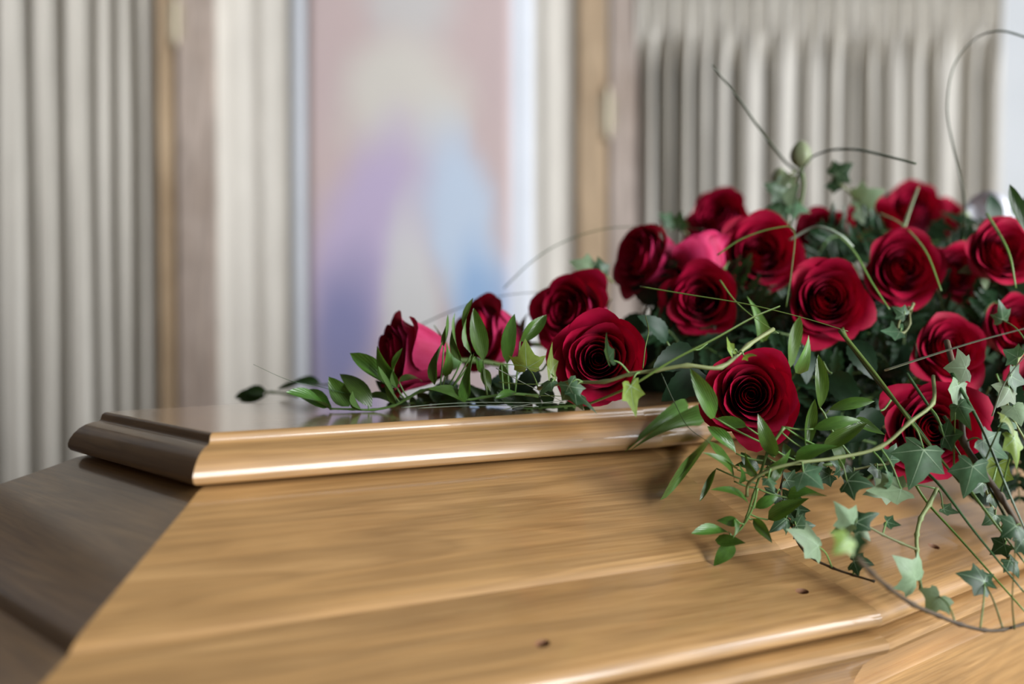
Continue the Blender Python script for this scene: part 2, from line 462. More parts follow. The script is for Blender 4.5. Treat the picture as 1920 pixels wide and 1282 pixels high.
rod2 = tube('curtain_rod', [Vector((sx(-385), SY + .03, 2.05)), Vector((sx(0), SY + .03, 2.05)), Vector((sx(292), SY + .03, 2.05))], .006, .006, 'rod_metal', 10, origin=Vector((sx(0), SY + .03, 2.05)))
tag(link('curtain_rod', rod2, loc=(sx(0), SY + .03, 2.05)), 'thin metal rod holding the curtain beside the gold hinge', 'curtain rod')

# banner with white border: object origin at its centre
BX, BZ0, BZ1 = sx(772), .72, 1.96
def bz(py): return P(900, py, SY - .02).z - (BZ0 + BZ1) / 2
def bx(px): return sx(px) - BX
BLOBS = [
    (bx(775), bz(-20), 110 * PX, 130 * PX, .3, 1.2, 0, (.66, .66, .65), .8),
    (bx(755), bz(190), 150 * PX, 150 * PX, .45, 1.15, 0, (.74, .71, .65), .92),
    (bx(690), bz(470), 135 * PX, 300 * PX, .4, 1.1, .32, (.58, .49, .70), .95),
    (bx(640), bz(640), 95 * PX, 210 * PX, .25, 1.2, .22, (.27, .28, .50), .92),
    (bx(870), bz(430), 85 * PX, 260 * PX, .35, 1.15, -.20, (.60, .72, .88), .95),
    (bx(905), bz(560), 62 * PX, 140 * PX, .2, 1.2, -.15, (.30, .49, .78), .8),
    (bx(780), bz(620), 52 * PX, 300 * PX, .4, 1.15, -.03, (.74, .74, .74), .95),
]
banner_mat(0, 0)
plain('banner_border', (.78, .82, .89), .8, .15, .03, 8)
ban = empty('wall_banner', (BX, SY + .006, (BZ0 + BZ1) / 2), 'tall banner with soft violet and blue colour fields and pale border', 'banner')
hh = (BZ1 - BZ0) / 2
link('banner_border', sheet('banner_border', bx(545), bx(1000), -hh, hh, lambda x, z: .006 + .0015 * math.sin(x * 9), 24, 10, 'banner_border', .003), ban)
link('banner_print', sheet('banner_print', bx(577), bx(958), -hh + .04, hh - .04, lambda x, z: .003 + .0015 * math.sin(x * 9), 24, 10, 'banner_print', .002), ban)

# ================================================================== COFFIN
AX = R(52.5)
OX, OY = -.2535, .9079
CZ = LID_Z - .48
cof = empty('coffin', (OX, OY, CZ), 'varnished honey-coloured wooden coffin with raised lid top and moulded edges', 'coffin')
cof.rotation_euler = (0, 0, math.pi / 2 - AX)
TOPZ = .48
W0, FL, SK = .096, R(4.4), .355
def corner(k, r):
    """plan corner k (head-front, shoulder-front, foot-front) of the outline moved out by r: (s, l)"""
    if k == 0: return (-r, W0 + r / math.cos(FL) - r * math.tan(FL))
    if k == 1: return (SK + .0726 * r, W0 + SK * math.tan(FL) + r * 1.006)
    tp = R(4.5 + 7.0 * min(1, r / .22))
    L = .95
    return (SK + L + r * .8, W0 + SK * math.tan(FL) + r * 1.006 - L * math.tan(tp))
def corners(r):
    a = [corner(k, r) for k in range(3)]
    return a + [(s, -l) for s, l in a[::-1]]
def seg_mesh(name, prof, k, nsub=1, seed=0., mat='varnished_wood'):
    """side k of six: profile of (r, drop) swept between corner k and k+1, mitred at the ends"""
    vs, fs, gr = [], [], []
    m = len(prof); acc = 0
    for j, (r, d) in enumerate(prof):
        if j: acc += math.hypot(r - prof[j - 1][0], d - prof[j - 1][1])
        c = corners(r); p, q = Vector((*c[k], 0)), Vector((*c[(k + 1) % 6], 0))
        n = (q - p).normalized()
        for i in range(nsub + 1):
            v = p.lerp(q, i / nsub)
            vs.append((v.x, -v.y, TOPZ - d)); gr.append((v.dot(n) + seed * 3.1, acc + seed * 1.7, seed))
    for j in range(m - 1):
        for i in range(nsub):
            a = j * (nsub + 1) + i
            fs.append((a, a + nsub + 1, a + nsub + 2, a + 1))
    return vs, fs, gr
def arc_smooth(me, ang=35):
    me.polygons.foreach_set('use_smooth', [True] * len(me.polygons))
coffin_meshes = []
def cpart(name, vs, fs, gr, mats='varnished_wood', smooth=True, midx=None):
    me = mesh_from(name, vs, fs, mats, smooth, midx, gr)
    coffin_meshes.append(me)
    return link(name, me, cof)
# flat top board
c0 = corners(0)
vs = [(s, -l, TOPZ) for s, l in c0] + [(s, -l, TOPZ - .03) for s, l in c0]
fs = [(5, 4, 3, 2, 1, 0)[::-1]] + [tuple(6 + i for i in range(6))[::-1]]
fs = [tuple(range(6)), tuple(11 - i for i in range(6))] + [(i, 6 + i, 6 + (i + 1) % 6, (i + 1) % 6) for i in range(6)]
cpart('top_board', vs, fs, [(v[0], v[1], .3) for v in vs], 'polished_top', smooth=False)
MOULD = [(0, 0), (.0015, .0006), (.003, .0022), (.0036, .0045), (.0040, .0062), (.0052, .0072), (.0085, .0080), (.0125, .0098), (.0165, .0128), (.0198, .0168),
         (.0222, .0212), (.0233, .0250), (.0232, .0275), (.0218, .0297), (.0190, .0310), (.006, .0312)]
UPPER = [(.004, .0325), (.0120, .0335), (.0185, .0355), (.0245, .0385), (.032, .0423), (.1215, .0838), (.1265, .0862), (.1315, .0893), (.1352, .0925), (.1375, .0955)]
LOWER = [(.1320, .0930), (.1362, .0945), (.2085, .1208), (.2140, .1232), (.2185, .1262), (.2205, .1298), (.2200, .1335), (.2170, .1362), (.2120, .1370), (.19, .1370)]
BASE = [(.19, .1395), (.2150, .1400), (.2215, .1418), (.2255, .1450), (.2262, .1490), (.2240, .1525), (.2160, .1560), (.2060, .1640), (.2000, .1740), (.1985, .1780),
        (.2030, .1790), (.2055, .1815), (.2055, .1850), (.2020, .1870)]
BODY = [(.2020, .1860), (.1900, .46), (.205, .462), (.208, .47), (.208, .48)]
for k in range(6):
    cpart('top_moulding', *seg_mesh('top_moulding', MOULD, k, seed=k + .1))
    cpart('upper_panel', *seg_mesh('upper_panel', UPPER, k, seed=k + 6.4))
    cpart('base_moulding', *seg_mesh('base_moulding', BASE, k, seed=k + 13.2))
    cpart('side_panel', *seg_mesh('side_panel', BODY, k, seed=k + 17.8))
# lower panels; the long sides have bored screw holes
def lower_panel(k, hole_ts):
    vs, fs, gr = seg_mesh('lower_panel', LOWER, k, seed=k + 21.3)
    if not hole_ts:
        return cpart('lower_panel', vs, fs, gr)
    nsub = 1
    # take out the flat face (between profile rows 1 and 2) and refill it around the holes
    fs = [f for f in fs if not (set(f) == {2, 3, 4, 5})]
    A, B, C, D = (Vector(vs[2]), Vector(vs[3]), Vector(vs[4]), Vector(vs[5]))     # row1 start,end ; row2 start,end
    gA, gB, gC, gD = (Vector(gr[2]), Vector(gr[3]), Vector(gr[4]), Vector(gr[5]))
    def pt(u, v):
        a, b = A.lerp(B, u), C.lerp(D, u); ga, gb = gA.lerp(gB, u), gC.lerp(gD, u)
        return a.lerp(b, v), ga.lerp(gb, v)
    def add(u, v, dz=0.):
        p, g = pt(u, v); vs.append(tuple(p + nrm * dz)); gr.append(tuple(g)); return len(vs) - 1
    Lm = (B - A).length; Wm = (C - A).length
    nrm = (C - A).cross(B - A).normalized()
    if nrm.z < 0: nrm = -nrm
    hw = .03 / Lm
    mid = []
    cur = 0.
    hole_faces = []
    def quad(u0, u1):
        a, b, c, d = add(u0, 0), add(u0, 1), add(u1, 1), add(u1, 0); fs.append((a, b, c, d))
    for t in sorted(hole_ts):
        quad(cur, t[0] - hw)
        u0, u1 = t[0] - hw, t[0] + hw
        per = []
        for i in range(4): per.append((u0 + (u1 - u0) * i / 4, 0.))
        for i in range(4): per.append((u1, i / 4))
        for i in range(4): per.append((u1 - (u1 - u0) * i / 4, 1.))
        for i in range(4): per.append((u0, 1 - i / 4))
        po = [add(u, v) for u, v in per]
        cu, cv = t[0], t[1]
        ring = []
        for rr, dz in ((.0049, 0.), (.0044, -.0009), (.0042, -.007)):
            row = []
            for (u, v) in per:
                an = math.atan2((v - .5), (u - cu) / hw * .5)
                row.append(add(cu + math.cos(an) * rr / Lm, cv + math.sin(an) * rr / Wm, dz))
            ring.append(row)
        n = 16
        for i in range(n):
            j = (i + 1) % n
            fs.append((po[i], ring[0][i], ring[0][j], po[j]))
            for q in range(2):
                hole_faces.append(len(fs)); fs.append((ring[q][i], ring[q + 1][i], ring[q + 1][j], ring[q][j]))
        hole_faces.append(len(fs)); fs.append(tuple(ring[2]))
        cur = u1
    quad(cur, 1.)
    mi = [0] * len(fs)
    for f in hole_faces: mi[f] = 1
    o = cpart('lower_panel', vs, fs, gr, ['varnished_wood', 'hole_wood'], True, mi)
    return o
bpy.context.view_layer.update()
CM = cof.matrix_world.copy(); CI = CM.inverted()
def local_hit(px, py, k):
    """where the ray of a pixel meets the flat of lower panel k: (u, v)"""
    vs, _, _ = seg_mesh('x', LOWER, k)
    A, B, C, D = (CM @ Vector(vs[i]) for i in (2, 3, 4, 5))
    n = (C - A).cross(B - A)
    o = cam.location; d = P(px, py, 1.) - o
    h = o + d * ((A - o).dot(n) / d.dot(n))
    v = 0.5
    for _ in range(6):
        a, b = A.lerp(C, v), B.lerp(D, v)
        u = (h - a).dot(b - a) / (b - a).length_squared
        e, f = A.lerp(B, u), C.lerp(D, u)
        v = (h - e).dot(f - e) / (f - e).length_squared
    return u, v
for k in range(6):
    holes = []
    if k == 0: holes = [local_hit(1017, 1206, 0), local_hit(1504, 1108, 0)]
    if k == 1: holes = [local_hit(1752, 1022, 1)]
    if k == 3: holes = [(.3, .5)]
    if k == 4: holes = [(.35, .5), (.75, .5)]
    lower_panel(k, holes)
# closed bottom
cb = corners(.208)
vs = [(s, -l, 0) for s, l in cb]; vs += [(x, y, .012) for x, y, z in vs]
cpart('bottom_board', vs, [tuple(range(6))[::-1], tuple(6 + i for i in range(6))] + [(i, (i + 1) % 6, 6 + (i + 1) % 6, 6 + i) for i in range(6)], [v for v in vs], smooth=False)
# split the sharp edges between curved strips and flats so that the flats stay flat
for me in coffin_meshes:
    if me.name.startswith(('upper', 'lower', 'top_m', 'base', 'side')):
        me.update()
        me.set_sharp_from_angle(angle=R(38))
# bier under the coffin
bier = empty('bier', cof.location * 1.0, 'dark wooden bier carrying the coffin', 'bier'); bier.location.z = 0; bier.rotation_euler = cof.rotation_euler
link('bier_top', box_mesh('bier_top', .0, 1.2, -.17, .17, CZ - .06, CZ, 'bier_wood', .006), bier)
for x in (.06, 1.08):
    for y in (-.15, .09):
        link('leg', box_mesh('leg', x, x + .06, y, y + .06, 0, CZ - .06, 'bier_wood', .004), bier)

# ray helper against the coffin
bvv, bvf = [], []
for me in coffin_meshes:
    b = len(bvv); bvv.extend([CM @ v.co for v in me.vertices]); bvf.extend([tuple(b + i for i in p.vertices) for p in me.polygons])
BVH = BVHTree.FromPolygons(bvv, bvf)
def lidD(px, py, default=1.2):
    o = cam.location; d = (P(px, py, 1.) - o).normalized()
    h = BVH.ray_cast(o, d)
    return h[0].y if h[0] is not None else default
def on(px, py, off=.004, default=1.1):
    """point just above the coffin surface at a pixel"""
    o = cam.location; d = (P(px, py, 1.) - o).normalized()
    h = BVH.ray_cast(o, d)
    if h[0] is None: return P(px, py, default)
    return h[0] + h[1].normalized() * off * (1 if h[1].dot(d) < 0 else -1)
def height_at(x, y):
    h = BVH.ray_cast(Vector((x, y, 2.)), Vector((0, 0, -1)))
    return h[0].z if h[0] is not None else -1

# ================================================================== FLOWER SPRAY
def sl(s, l, z):
    return CM @ Vector((s, -l, TOPZ + z))
# mossy foam base under the flowers, standing on the flat of the lid
vs, fs = [], []
for j in range(9):
    a = j / 8 * math.pi / 2
    rr, hz = math.cos(a) ** .5, .100 * math.sin(a) ** .7
    for i in range(36):
        b = 2 * math.pi * i / 36
        vs.append(sl(.84 + .37 * max(rr, .02) * math.cos(b), .100 * max(rr, .02) * math.sin(b), hz + .0006 + (.006 * math.sin(i * 2.3 + j) if 0 < j < 8 else 0)))
for j in range(8):
    for i in range(36):
        a, b = j * 36 + i, j * 36 + (i + 1) % 36
        fs.append((b, a, a + 36, b + 36))
fs.append(tuple(range(36))); fs.append(tuple(8 * 36 + i for i in range(36))[::-1])
mo = sl(.8, 0, 0)
tag(link('floral_base', mesh_from('floral_base', [v - mo for v in vs], fs, 'moss'), loc=mo), 'dark green mossy base hidden beneath the rose spray', 'floral base')

# ---------------------------------------------------------------- roses
def petal_mesh(i, n, rg, open_=1.):
    t = i / (n - 1)
    NU, NV = 12, 11
    a0 = i * 2.39996 + rg.uniform(-.25, .25)
    rt = (.07 + .86 * t ** 1.15) * (1 if t < .75 else open_)
    Wd = 2.0 + (1.0 - 2.0) * min(1, t * 1.25)
    zr = -.12 + .30 * math.sin(math.pi * min(1, t * .95)) - .02 * t ** 3 + rg.uniform(-.03, .03)
    ph, ph2 = rg.uniform(0, 6), rg.uniform(0, 6)
    curl = max(0, t - .30) * rg.uniform(.8, 1.25) * 1.25
    vs, fs = [], []
    for b in range(NV + 1):
        v0 = b / NV
        for a in range(NU + 1):
            u = -1 + 2 * a / NU
            v = v0 * (1 - (.10 + .26 * t) * abs(u) ** 2.6) + .02 * v0 * math.sin(4 * u + ph) 
            ang = a0 + u * Wd * (.40 + .60 * math.sin(min(1, v * 1.25) * math.pi / 2))
            f = math.sin(math.pi / 2 * min(1, v) ** .58)
            shape = .16 + .84 * (f * (1 - .16 * t) + .16 * t * v ** 2)
            rad = rt * shape + .03
            if t < .35: rad *= 1 - .22 * v ** 3 * (1 - t / .35)
            z = -1.62 + (zr + 1.62) * v
            w_ = max(0, (v - .66) / .34)
            cu = curl * (1 + .3 * math.sin(3 * u + ph2)) * (1 + .35 * (1 - u * u))
            v += 0
            rad += cu * .17 * w_ ** 1.6 + .07 * t * w_ ** 3 * max(0, 1 - abs(u) * 2.2)
            z -= cu * .20 * w_ ** 3.0
            rad += .055 * u * (.5 + t * .6) * v
            rad += .018 * math.sin(5 * u + ph) * v * (0.3 + t)
            z += .02 * math.sin(4 * u + ph2) * v * t
            vs.append((rad * math.cos(ang), rad * math.sin(ang), z))
    for b in range(NV):
        for a in range(NU):
            q = b * (NU + 1) + a
            fs.append((q, q + 1, q + NU + 2, q + NU + 1))
    return vs, fs
ROSE_R = .0335
def scaled(vs, k): return [(x * k, y * k, z * k) for x, y, z in vs]
rose_protos = []
for pid in range(4):
    rg = random.Random(40 + pid)
    n = 30
    parts = []
    for i in range(n):
        v, f = petal_mesh(i, n, rg, rg.uniform(.96, 1.06))
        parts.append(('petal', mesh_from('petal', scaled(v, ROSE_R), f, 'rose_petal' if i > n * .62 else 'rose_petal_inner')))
    # calyx cup and sepals
    bm = bmesh.new()
    bmesh.ops.create_uvsphere(bm, u_segments=12, v_segments=8, radius=.26 * ROSE_R, matrix=Matrix.Translation((0, 0, -1.66 * ROSE_R)) @ Matrix.Diagonal((1, 1, 1.1, 1)))
    me = bpy.data.meshes.new('calyx'); bm.to_mesh(me); bm.free(); me.materials.append(MATS['sepal_green'])
    me.polygons.foreach_set('use_smooth', [True] * len(me.polygons)); parts.append(('calyx', me))
    for k in range(5):
        a = k * 2 * math.pi / 5 + rg.uniform(-.2, .2)
        vs, fs = [], []
        dr = rg.uniform(-.2, .5)
        for j in range(7):
            t = j / 6; wd = .15 * math.sin(math.pi * min(1, t * .8 + .2)) * (1 - t ** 3) + .004
            rad = .22 + .62 * t; z = -1.64 + (.35 - dr * .9 * t) * t
            for s_ in (-1, 0, 1):
                vs.append(((rad * math.cos(a) - s_ * wd * math.sin(a)), (rad * math.sin(a) + s_ * wd * math.cos(a)), z + .03 * abs(s_)))
        for j in range(6):
            for s_ in range(2):
                q = j * 3 + s_; fs.append((q, q + 1, q + 4, q + 3))
        parts.append(('sepal', mesh_from('sepal', scaled(vs, ROSE_R), fs, 'sepal_green')))
    st = spline([(0, 0, -1.74 * ROSE_R), (.002, .001, -2.4 * ROSE_R), (.004, -.002, -3.2 * ROSE_R)], 4)
    parts.append(('stem', tube('stem', st, .0024, .0022, 'green_stem', 8)))
    rose_protos.append(parts)
# px, py, depth, diameter px, axis (direction the rose looks at), variant, spin, label
RO = [
 (714, 664, 1.035, 156, (-.88, -.40, .10), 0, .3, 'crimson rose lying on the lid where the spray tapers to its tip'),
 (872, 624, 1.11, 146, (-.76, -.55, .16), 1, 1.2, 'red rose seen half sideways behind upright ruscus leaves on the lid'),
 (1050, 580, 1.09, 152, (-.50, -.82, .18), 2, .7, 'dark red rose looking over the large rose with the ivy leaf on its face'),
 (1122, 670, .945, 180, (-.08, -.98, .12), 3, 2.1, 'large open red rose with an ivy leaf and vine across its face'),
 (1178, 474, 1.165, 140, (-.80, -.50, .25), 0, 2.5, 'red rose turned aside showing a bright pink outer petal'),
 (1298, 456, 1.165, 112, (-.30, .55, .75), 2, 4.4, 'pink-backed red rose turned away toward the wall screen'),
 (1313, 560, 1.10, 146, (-.24, -.95, .08), 1, 3.2, 'dark red rose crossed by a straight grass blade'),
 (1338, 398, 1.32, 122, (-.40, -.80, .42), 2, 3.7, 'blurred dark red rose standing above the pink-backed rose'),
 (1430, 466, 1.15, 156, (-.05, -.95, .22), 3, .4, 'red rose with a bent grass blade arching over its rim'),
 (1410, 738, .925, 184, (-.12, -.96, .14), 1, 5.1, 'large open red rose low over the lid edge beside ruscus leaves'),
 (1557, 556, 1.06, 160, (-.06, -.98, .18), 0, 4.0, 'round open red rose with the cut tip of a grass blade beneath'),
 (1702, 498, 1.11, 152, (-.02, -.97, .15), 3, 5.5, 'open red rose next to the curly ivy tendril below it'),
 (1545, 430, 1.27, 112, (-.25, -.85, .35), 1, 2.2, 'shaded red rose under the pale flower bud'),
 (1640, 412, 1.30, 112, (-.10, -.90, .35), 2, 1.4, 'blurred red rose between pale ivy and crossing grass blades'),
 (1712, 375, 1.40, 112, (-.15, -.80, .50), 0, 5.9, 'topmost blurred red rose of the spray against the curtain'),
 (1790, 400, 1.42, 92, (.25, -.80, .45), 3, 1.9, 'small blurred red rose beside the white ribbon'),
 (1808, 508, 1.17, 122, (.12, -.97, .12), 2, 2.9, 'dark-centred red rose half covered by its open neighbour'),
 (1893, 462, 1.10, 136, (.10, -.93, .28), 1, .9, 'red rose standing in front of the white ribbon'),
 (1795, 642, 1.05, 146, (.10, -.88, .42), 0, 3.3, 'shaded red rose crossed by a pale straight grass blade'),
 (1925, 603, 1.09, 130, (.20, -.90, .25), 3, 4.7, 'red rose behind a thin pale blade beside rounded pale ivy'),
 (1757, 800, .965, 192, (-.10, -.95, .18), 2, .2, 'shaded red rose low in the spray behind ivy vines and stems'),
]
# the spray goes on along the coffin past the white ribbon
for i, (px, py, D) in enumerate(((2010, 500, 1.14), (2085, 600, 1.08), (1995, 715, 1.02), (2120, 740, 1.03), (2200, 570, 1.16), (2140, 440, 1.27), (2060, 860, .98), (2200, 860, 1.04), (2020, 400, 1.36), (2290, 700, 1.12))):
    RO.append((px, py, min(D, lidD(px, py, 9.) - .06), 150, (.15 + .1 * math.sin(i * 2.), -.9, .3 + .1 * math.cos(i * 3.)), i % 4, i * 1.3, 'red rose farther along the spray past the white ribbon'))
def axis_matrix(z, spin):
    z = Vector(z).normalized(); x = Vector((0, 0, 1)).cross(z)
    if x.length < 1e-3: x = Vector((1, 0, 0))
    x.normalize(); y = z.cross(x)
    return Matrix((x, y, z)).transposed() @ Matrix.Rotation(spin, 3, 'Z')
for px, py, D, dia, ax, pv, spin, lab in RO:
    k = dia * D / F_PX / (2 * ROSE_R * 1.02)
    r = empty('rose', P(px, py, D) - Vector(ax).normalized() * .006, lab, 'rose', 'red roses of the funeral spray')
    r.matrix_basis = Matrix.Translation(r.location) @ axis_matrix(ax, spin).to_4x4() @ Matrix.Scale(k, 4)
    cx = r
    for nm, me in rose_protos[pv]:
        o = link(nm, me, cx if nm == 'sepal' else r)
        if nm == 'calyx': cx = o

# ---------------------------------------------------------------- leaves
def leaf_mesh(name, mat, outline, bow, fold, twist=0., nv=8, serr=0.):
    """unit leaf from (0,0,0) to (0,1,0); outline(v) = half width (of 1)"""
    vs, fs = [], []
    us = (-1, -.55, 0, .55, 1)
    for j in range(nv + 1):
        v = j / nv; hw = outline(v) * .5
        z0 = bow * 4 * v * (1 - v)
        for u in us:
            x = u * hw
            if serr and abs(u) == 1: x *= 1 + (serr if j % 2 else -serr)
            z = z0 + fold * abs(u) * hw * 2 * .5 + twist * x * (v - .5)
            vs.append((x, v, z))
    m = len(us)
    for j in range(nv):
        for i in range(m - 1):
            q = j * m + i; fs.append((q, q + 1, q + m + 1, q + m))
    return mesh_from(name, vs, fs, mat)
lens = lambda v: (math.sin(math.pi * v ** .85) ** .8 if 0 < v < 1 else 0) * (1 - .25 * v) * 1.12 + .012
ovate = lambda v: (math.sin(math.pi * v ** .7) ** .75 if 0 < v < 1 else 0) + .01
strap = lambda v: min(1, v * 6 + .3) * (1 - v ** 3) + .01
RUS = [leaf_mesh('ruscus_leaf', 'ruscus_leaf', lens, b, f, tw) for b, f, tw in ((.06, .18, .5), (.12, .10, -.6), (-.08, .22, .4), (.16, .05, 0), (.03, .30, .9))]
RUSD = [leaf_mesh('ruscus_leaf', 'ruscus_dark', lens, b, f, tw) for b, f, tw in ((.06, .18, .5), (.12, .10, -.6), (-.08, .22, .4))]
FERN = [leaf_mesh('fern_leaflet', 'fern_leaf', lens, b, .1, 0, 8, .22) for b in (.05, .10, -.04)]
ROSL = [leaf_mesh('rose_leaflet', 'rose_leaf', ovate, b, .12, t, 14, .05) for b, t in ((.06, .3), (-.06, -.3), (.12, 0))]
STRAP = [leaf_mesh('strap_leaf', 'strap_leaf', strap, b, .15, t) for b, t in ((.05, .4), (.10, -.5), (-.05, .8))]
TOCAM = Vector((0, -1, .25)).normalized()
def leaf_matrix(base, tip, width, nrm, origin):
    y = tip - base; L = y.length; yn = y / L
    z = nrm - yn * nrm.dot(yn)
    if z.length < 1e-3: z = Vector((0, 0, 1)) - yn * yn.z
    z.normalize(); x = yn.cross(z)
    m = Matrix((x * width, yn * L, z * L)).transposed().to_4x4()
    m.translation = base - origin
    return m
def put_leaf(name, me, parent, base, tip, width, nrm=None):
    return link(name, me, parent, mat=leaf_matrix(base, tip, width, nrm if nrm is not None else TOCAM, Vector(parent.location)))
# ivy leaf: five lobes with raised pale veins
def ivy_mesh(mat, bow, fold, droop, seed):
    rg = random.Random(seed)
    half = [(0, -.02), (.10, -.13), (.25, -.20), (.43, -.16), (.40, .00), (.47, .14), (.60, .38), (.42, .40), (.28, .46), (.19, .64), (.09, .86), (0, 1.0)]
    pts = [(x * rg.uniform(.92, 1.08), y + rg.uniform(-.02, .02)) for x, y in half]
    pts[0] = (0, 0); pts[-1] = (0, 1)
    left = [(-x * rg.uniform(.9, 1.1), y + rg.uniform(-.03, .03)) for x, y in half[1:-1]]
    loop = pts + left[::-1]
    c = Vector((0, .16))
    def zf(x, y):
        return bow * 4 * y * (1 - y) - droop * (x * x * 2.2) + fold * abs(x) * .5 + .02 * math.sin(9 * x + seed) 
    vs, fs, mi = [], [], []
    RN = 4
    vs.append((c.x, c.y, zf(c.x, c.y)))
    for r in range(1, RN + 1):
        for x, y in loop:
            q = c.lerp(Vector((x, y)), r / RN); vs.append((q.x, q.y, zf(q.x, q.y)))
    n = len(loop)
    for i in range(n):
        j = (i + 1) % n
        fs.append((0, 1 + i, 1 + j))
        for r in range(RN - 1):
            a = 1 + r * n; fs.append((a + i, a + n + i, a + n + j, a + j))
    mi = [0] * len(fs)
    for (tx, ty) in (loop[-0 + 11], loop[6], loop[3], loop[-6], loop[-3]):
        b0 = Vector((0, .02)); t0 = Vector((tx, ty)); t0 = b0.lerp(t0, .93)
        d = (t0 - b0).normalized(); nn = Vector((-d.y, d.x))
        st = len(vs)
        for k in range(5):
            p = b0.lerp(t0, k / 4); wd = .011 * (1 - k / 4 * .8)
            for s_ in (-1, 1):
                q = p + nn * wd * s_; vs.append((q.x, q.y, zf(q.x, q.y) + .006))
        for k in range(4):
            a = st + 2 * k; fs.append((a, a + 1, a + 3, a + 2)); mi.append(1)
    return mesh_from('ivy_leaf', vs, fs, [mat, 'vein_pale'], True, mi)
IVY = {m_: [ivy_mesh(m_, b, f, d, s_) for b, f, d, s_ in ((.08, -.1, .12, 1), (-.05, .25, -.05, 2), (.12, .1, .3, 3))] for m_ in ('ivy_leaf', 'ivy_pale', 'ivy_young', 'ivy_dark')}

rnd = random.Random(7)
def jit(k): return Vector((rnd.uniform(-k, k), rnd.uniform(-k, k), rnd.uniform(-k, k)))
def px_pts(pts, D):
    out = []
    for p in pts:
        d = p[2] if len(p) > 2 else D
        out.append(P(p[0], p[1], d))
    return out
def sprig(name, label, cat, stem_pts, D, leaves, meshes, leafname='leaf', r=.0013, stem_mat='green_stem', group=None, hug=False, spread=.5, knots=True):
    """stem through pixel points, leaves given as (tipx, tipy, basex, basey, width px, [tip depth offset], [normal])"""
    wp = [on(p[0], p[1], p[2] if len(p) > 2 else .006) for p in stem_pts] if hug else px_pts(stem_pts, D)
    root = empty(name, wp[0], label, cat, group)
    sp = spline(wp, 5)
    link('stem', tube('stem', sp, r, r * .55, stem_mat, 7, origin=wp[0], knots=set(range(0, len(sp), 5)) if knots else ()), root)
    for i, L in enumerate(leaves):
        tx, ty, bx_, by_, wpx = L[:5]
        dt = L[5] if len(L) > 5 else rnd.uniform(-.018, .006)
        nr = Vector(L[6]) if len(L) > 6 else (TOCAM + jit(spread))
        b = P(bx_, by_, D) if not hug else on(bx_, by_, .010)
        D0 = b.y
        t = P(tx, ty, D0 + dt)
        if hug:
            Dl = lidD(tx, ty)
            if t.y > Dl - .004: t = P(tx, ty, Dl - .006)
        me = meshes[i % len(meshes)] if not isinstance(meshes, dict) else None
        put_leaf(leafname, me, root, b, t, wpx * b.y / F_PX, nr)
        # short leaf stalk from the stem to the leaf's base
        q = min(sp, key=lambda s_: (s_ - b).length)
        if (q - b).length > .003:
            mid = q.lerp(b, .5) + Vector((0, 0, -.001))
            link('leaf_stalk', tube('leaf_stalk', spline([q, mid, b], 3), .0007, .0006, stem_mat, 5, origin=wp[0]), root)
    return root

# --- ruscus at the tip of the spray, lying on the lid
sprig('ruscus_sprig', 'glossy ruscus sprig reaching farthest over the bare lid top', 'sprig',
      [(880, 738), (832, 727), (790, 733), (765, 746), (738, 760), (700, 768), (660, 767), (618, 766)], .985,
      [(536, 735, 618, 767, 36, -.02, (-.2, -.6, .9)), (547, 737, 622, 763, 30, .02, (.2, -.8, .5)), (616, 706, 655, 762, 38, .0, (.1, -1, .1)),
       (637, 701, 697, 763, 36, .01, (.4, -.9, .3)), (656, 662, 733, 728, 36, .0, (.5, -.85, .3)), (707, 648, 745, 727, 32, -.01, (-.5, -.9, .1)),
       (755, 652, 744, 727, 13, -.015, (-.9, -.4, .1)), (709, 686, 744, 760, 15, -.02, (-.8, -.6, .2)), (792, 716, 748, 716, 24, .02, (0, -.5, .9)),
       (661, 733, 679, 769, 15, -.02, (-.7, -.6, .2)), (690, 742, 736, 757, 22, .02, (0, -.6, .8)), (641, 742, 690, 752, 16, .025, (.1, -.5, .8))], RUS, r=.0014)
sprig('ruscus_sprig', 'ruscus sprig with upright leaves in front of the crimson tip rose', 'sprig',
      [(1010, 742), (955, 738), (905, 745), (872, 748), (838, 728), (818, 724)], .975,
      [(835, 632, 815, 722, 20, .0, (-.8, -.6, 0)), (836, 640, 834, 706, 18, -.01, (.5, -.8, 0)), (840, 589, 832, 650, 9, -.01, (-.9, -.4, 0)),
       (802, 729, 874, 755, 28, -.02, (0, -.75, .65)), (889, 661, 874, 752, 18, -.015, (-.3, -.95, .1)), (853, 586, 865, 678, 14, .0, (-.8, -.5, 0)),
       (887, 558, 884, 664, 10, .01, (-.9, -.4, 0)), (888, 577, 906, 676, 34, .01, (.2, -1, .1)), (965, 588, 951, 682, 28, .01, (-.2, -.95, .1)),
       (1025, 590, 975, 640, 27, .01, (.3, -.9, .2)), (928, 747, 970, 736, 18, -.015, (0, -.8, .6)), (901, 699, 890, 668, 18, .01, (.5, -.8, .1)),
       (920, 735, 905, 690, 22, .005, (.5, -.8, .1)), (958, 727, 940, 680, 20, .01, (-.3, -.9, 0))], RUS, r=.0012)
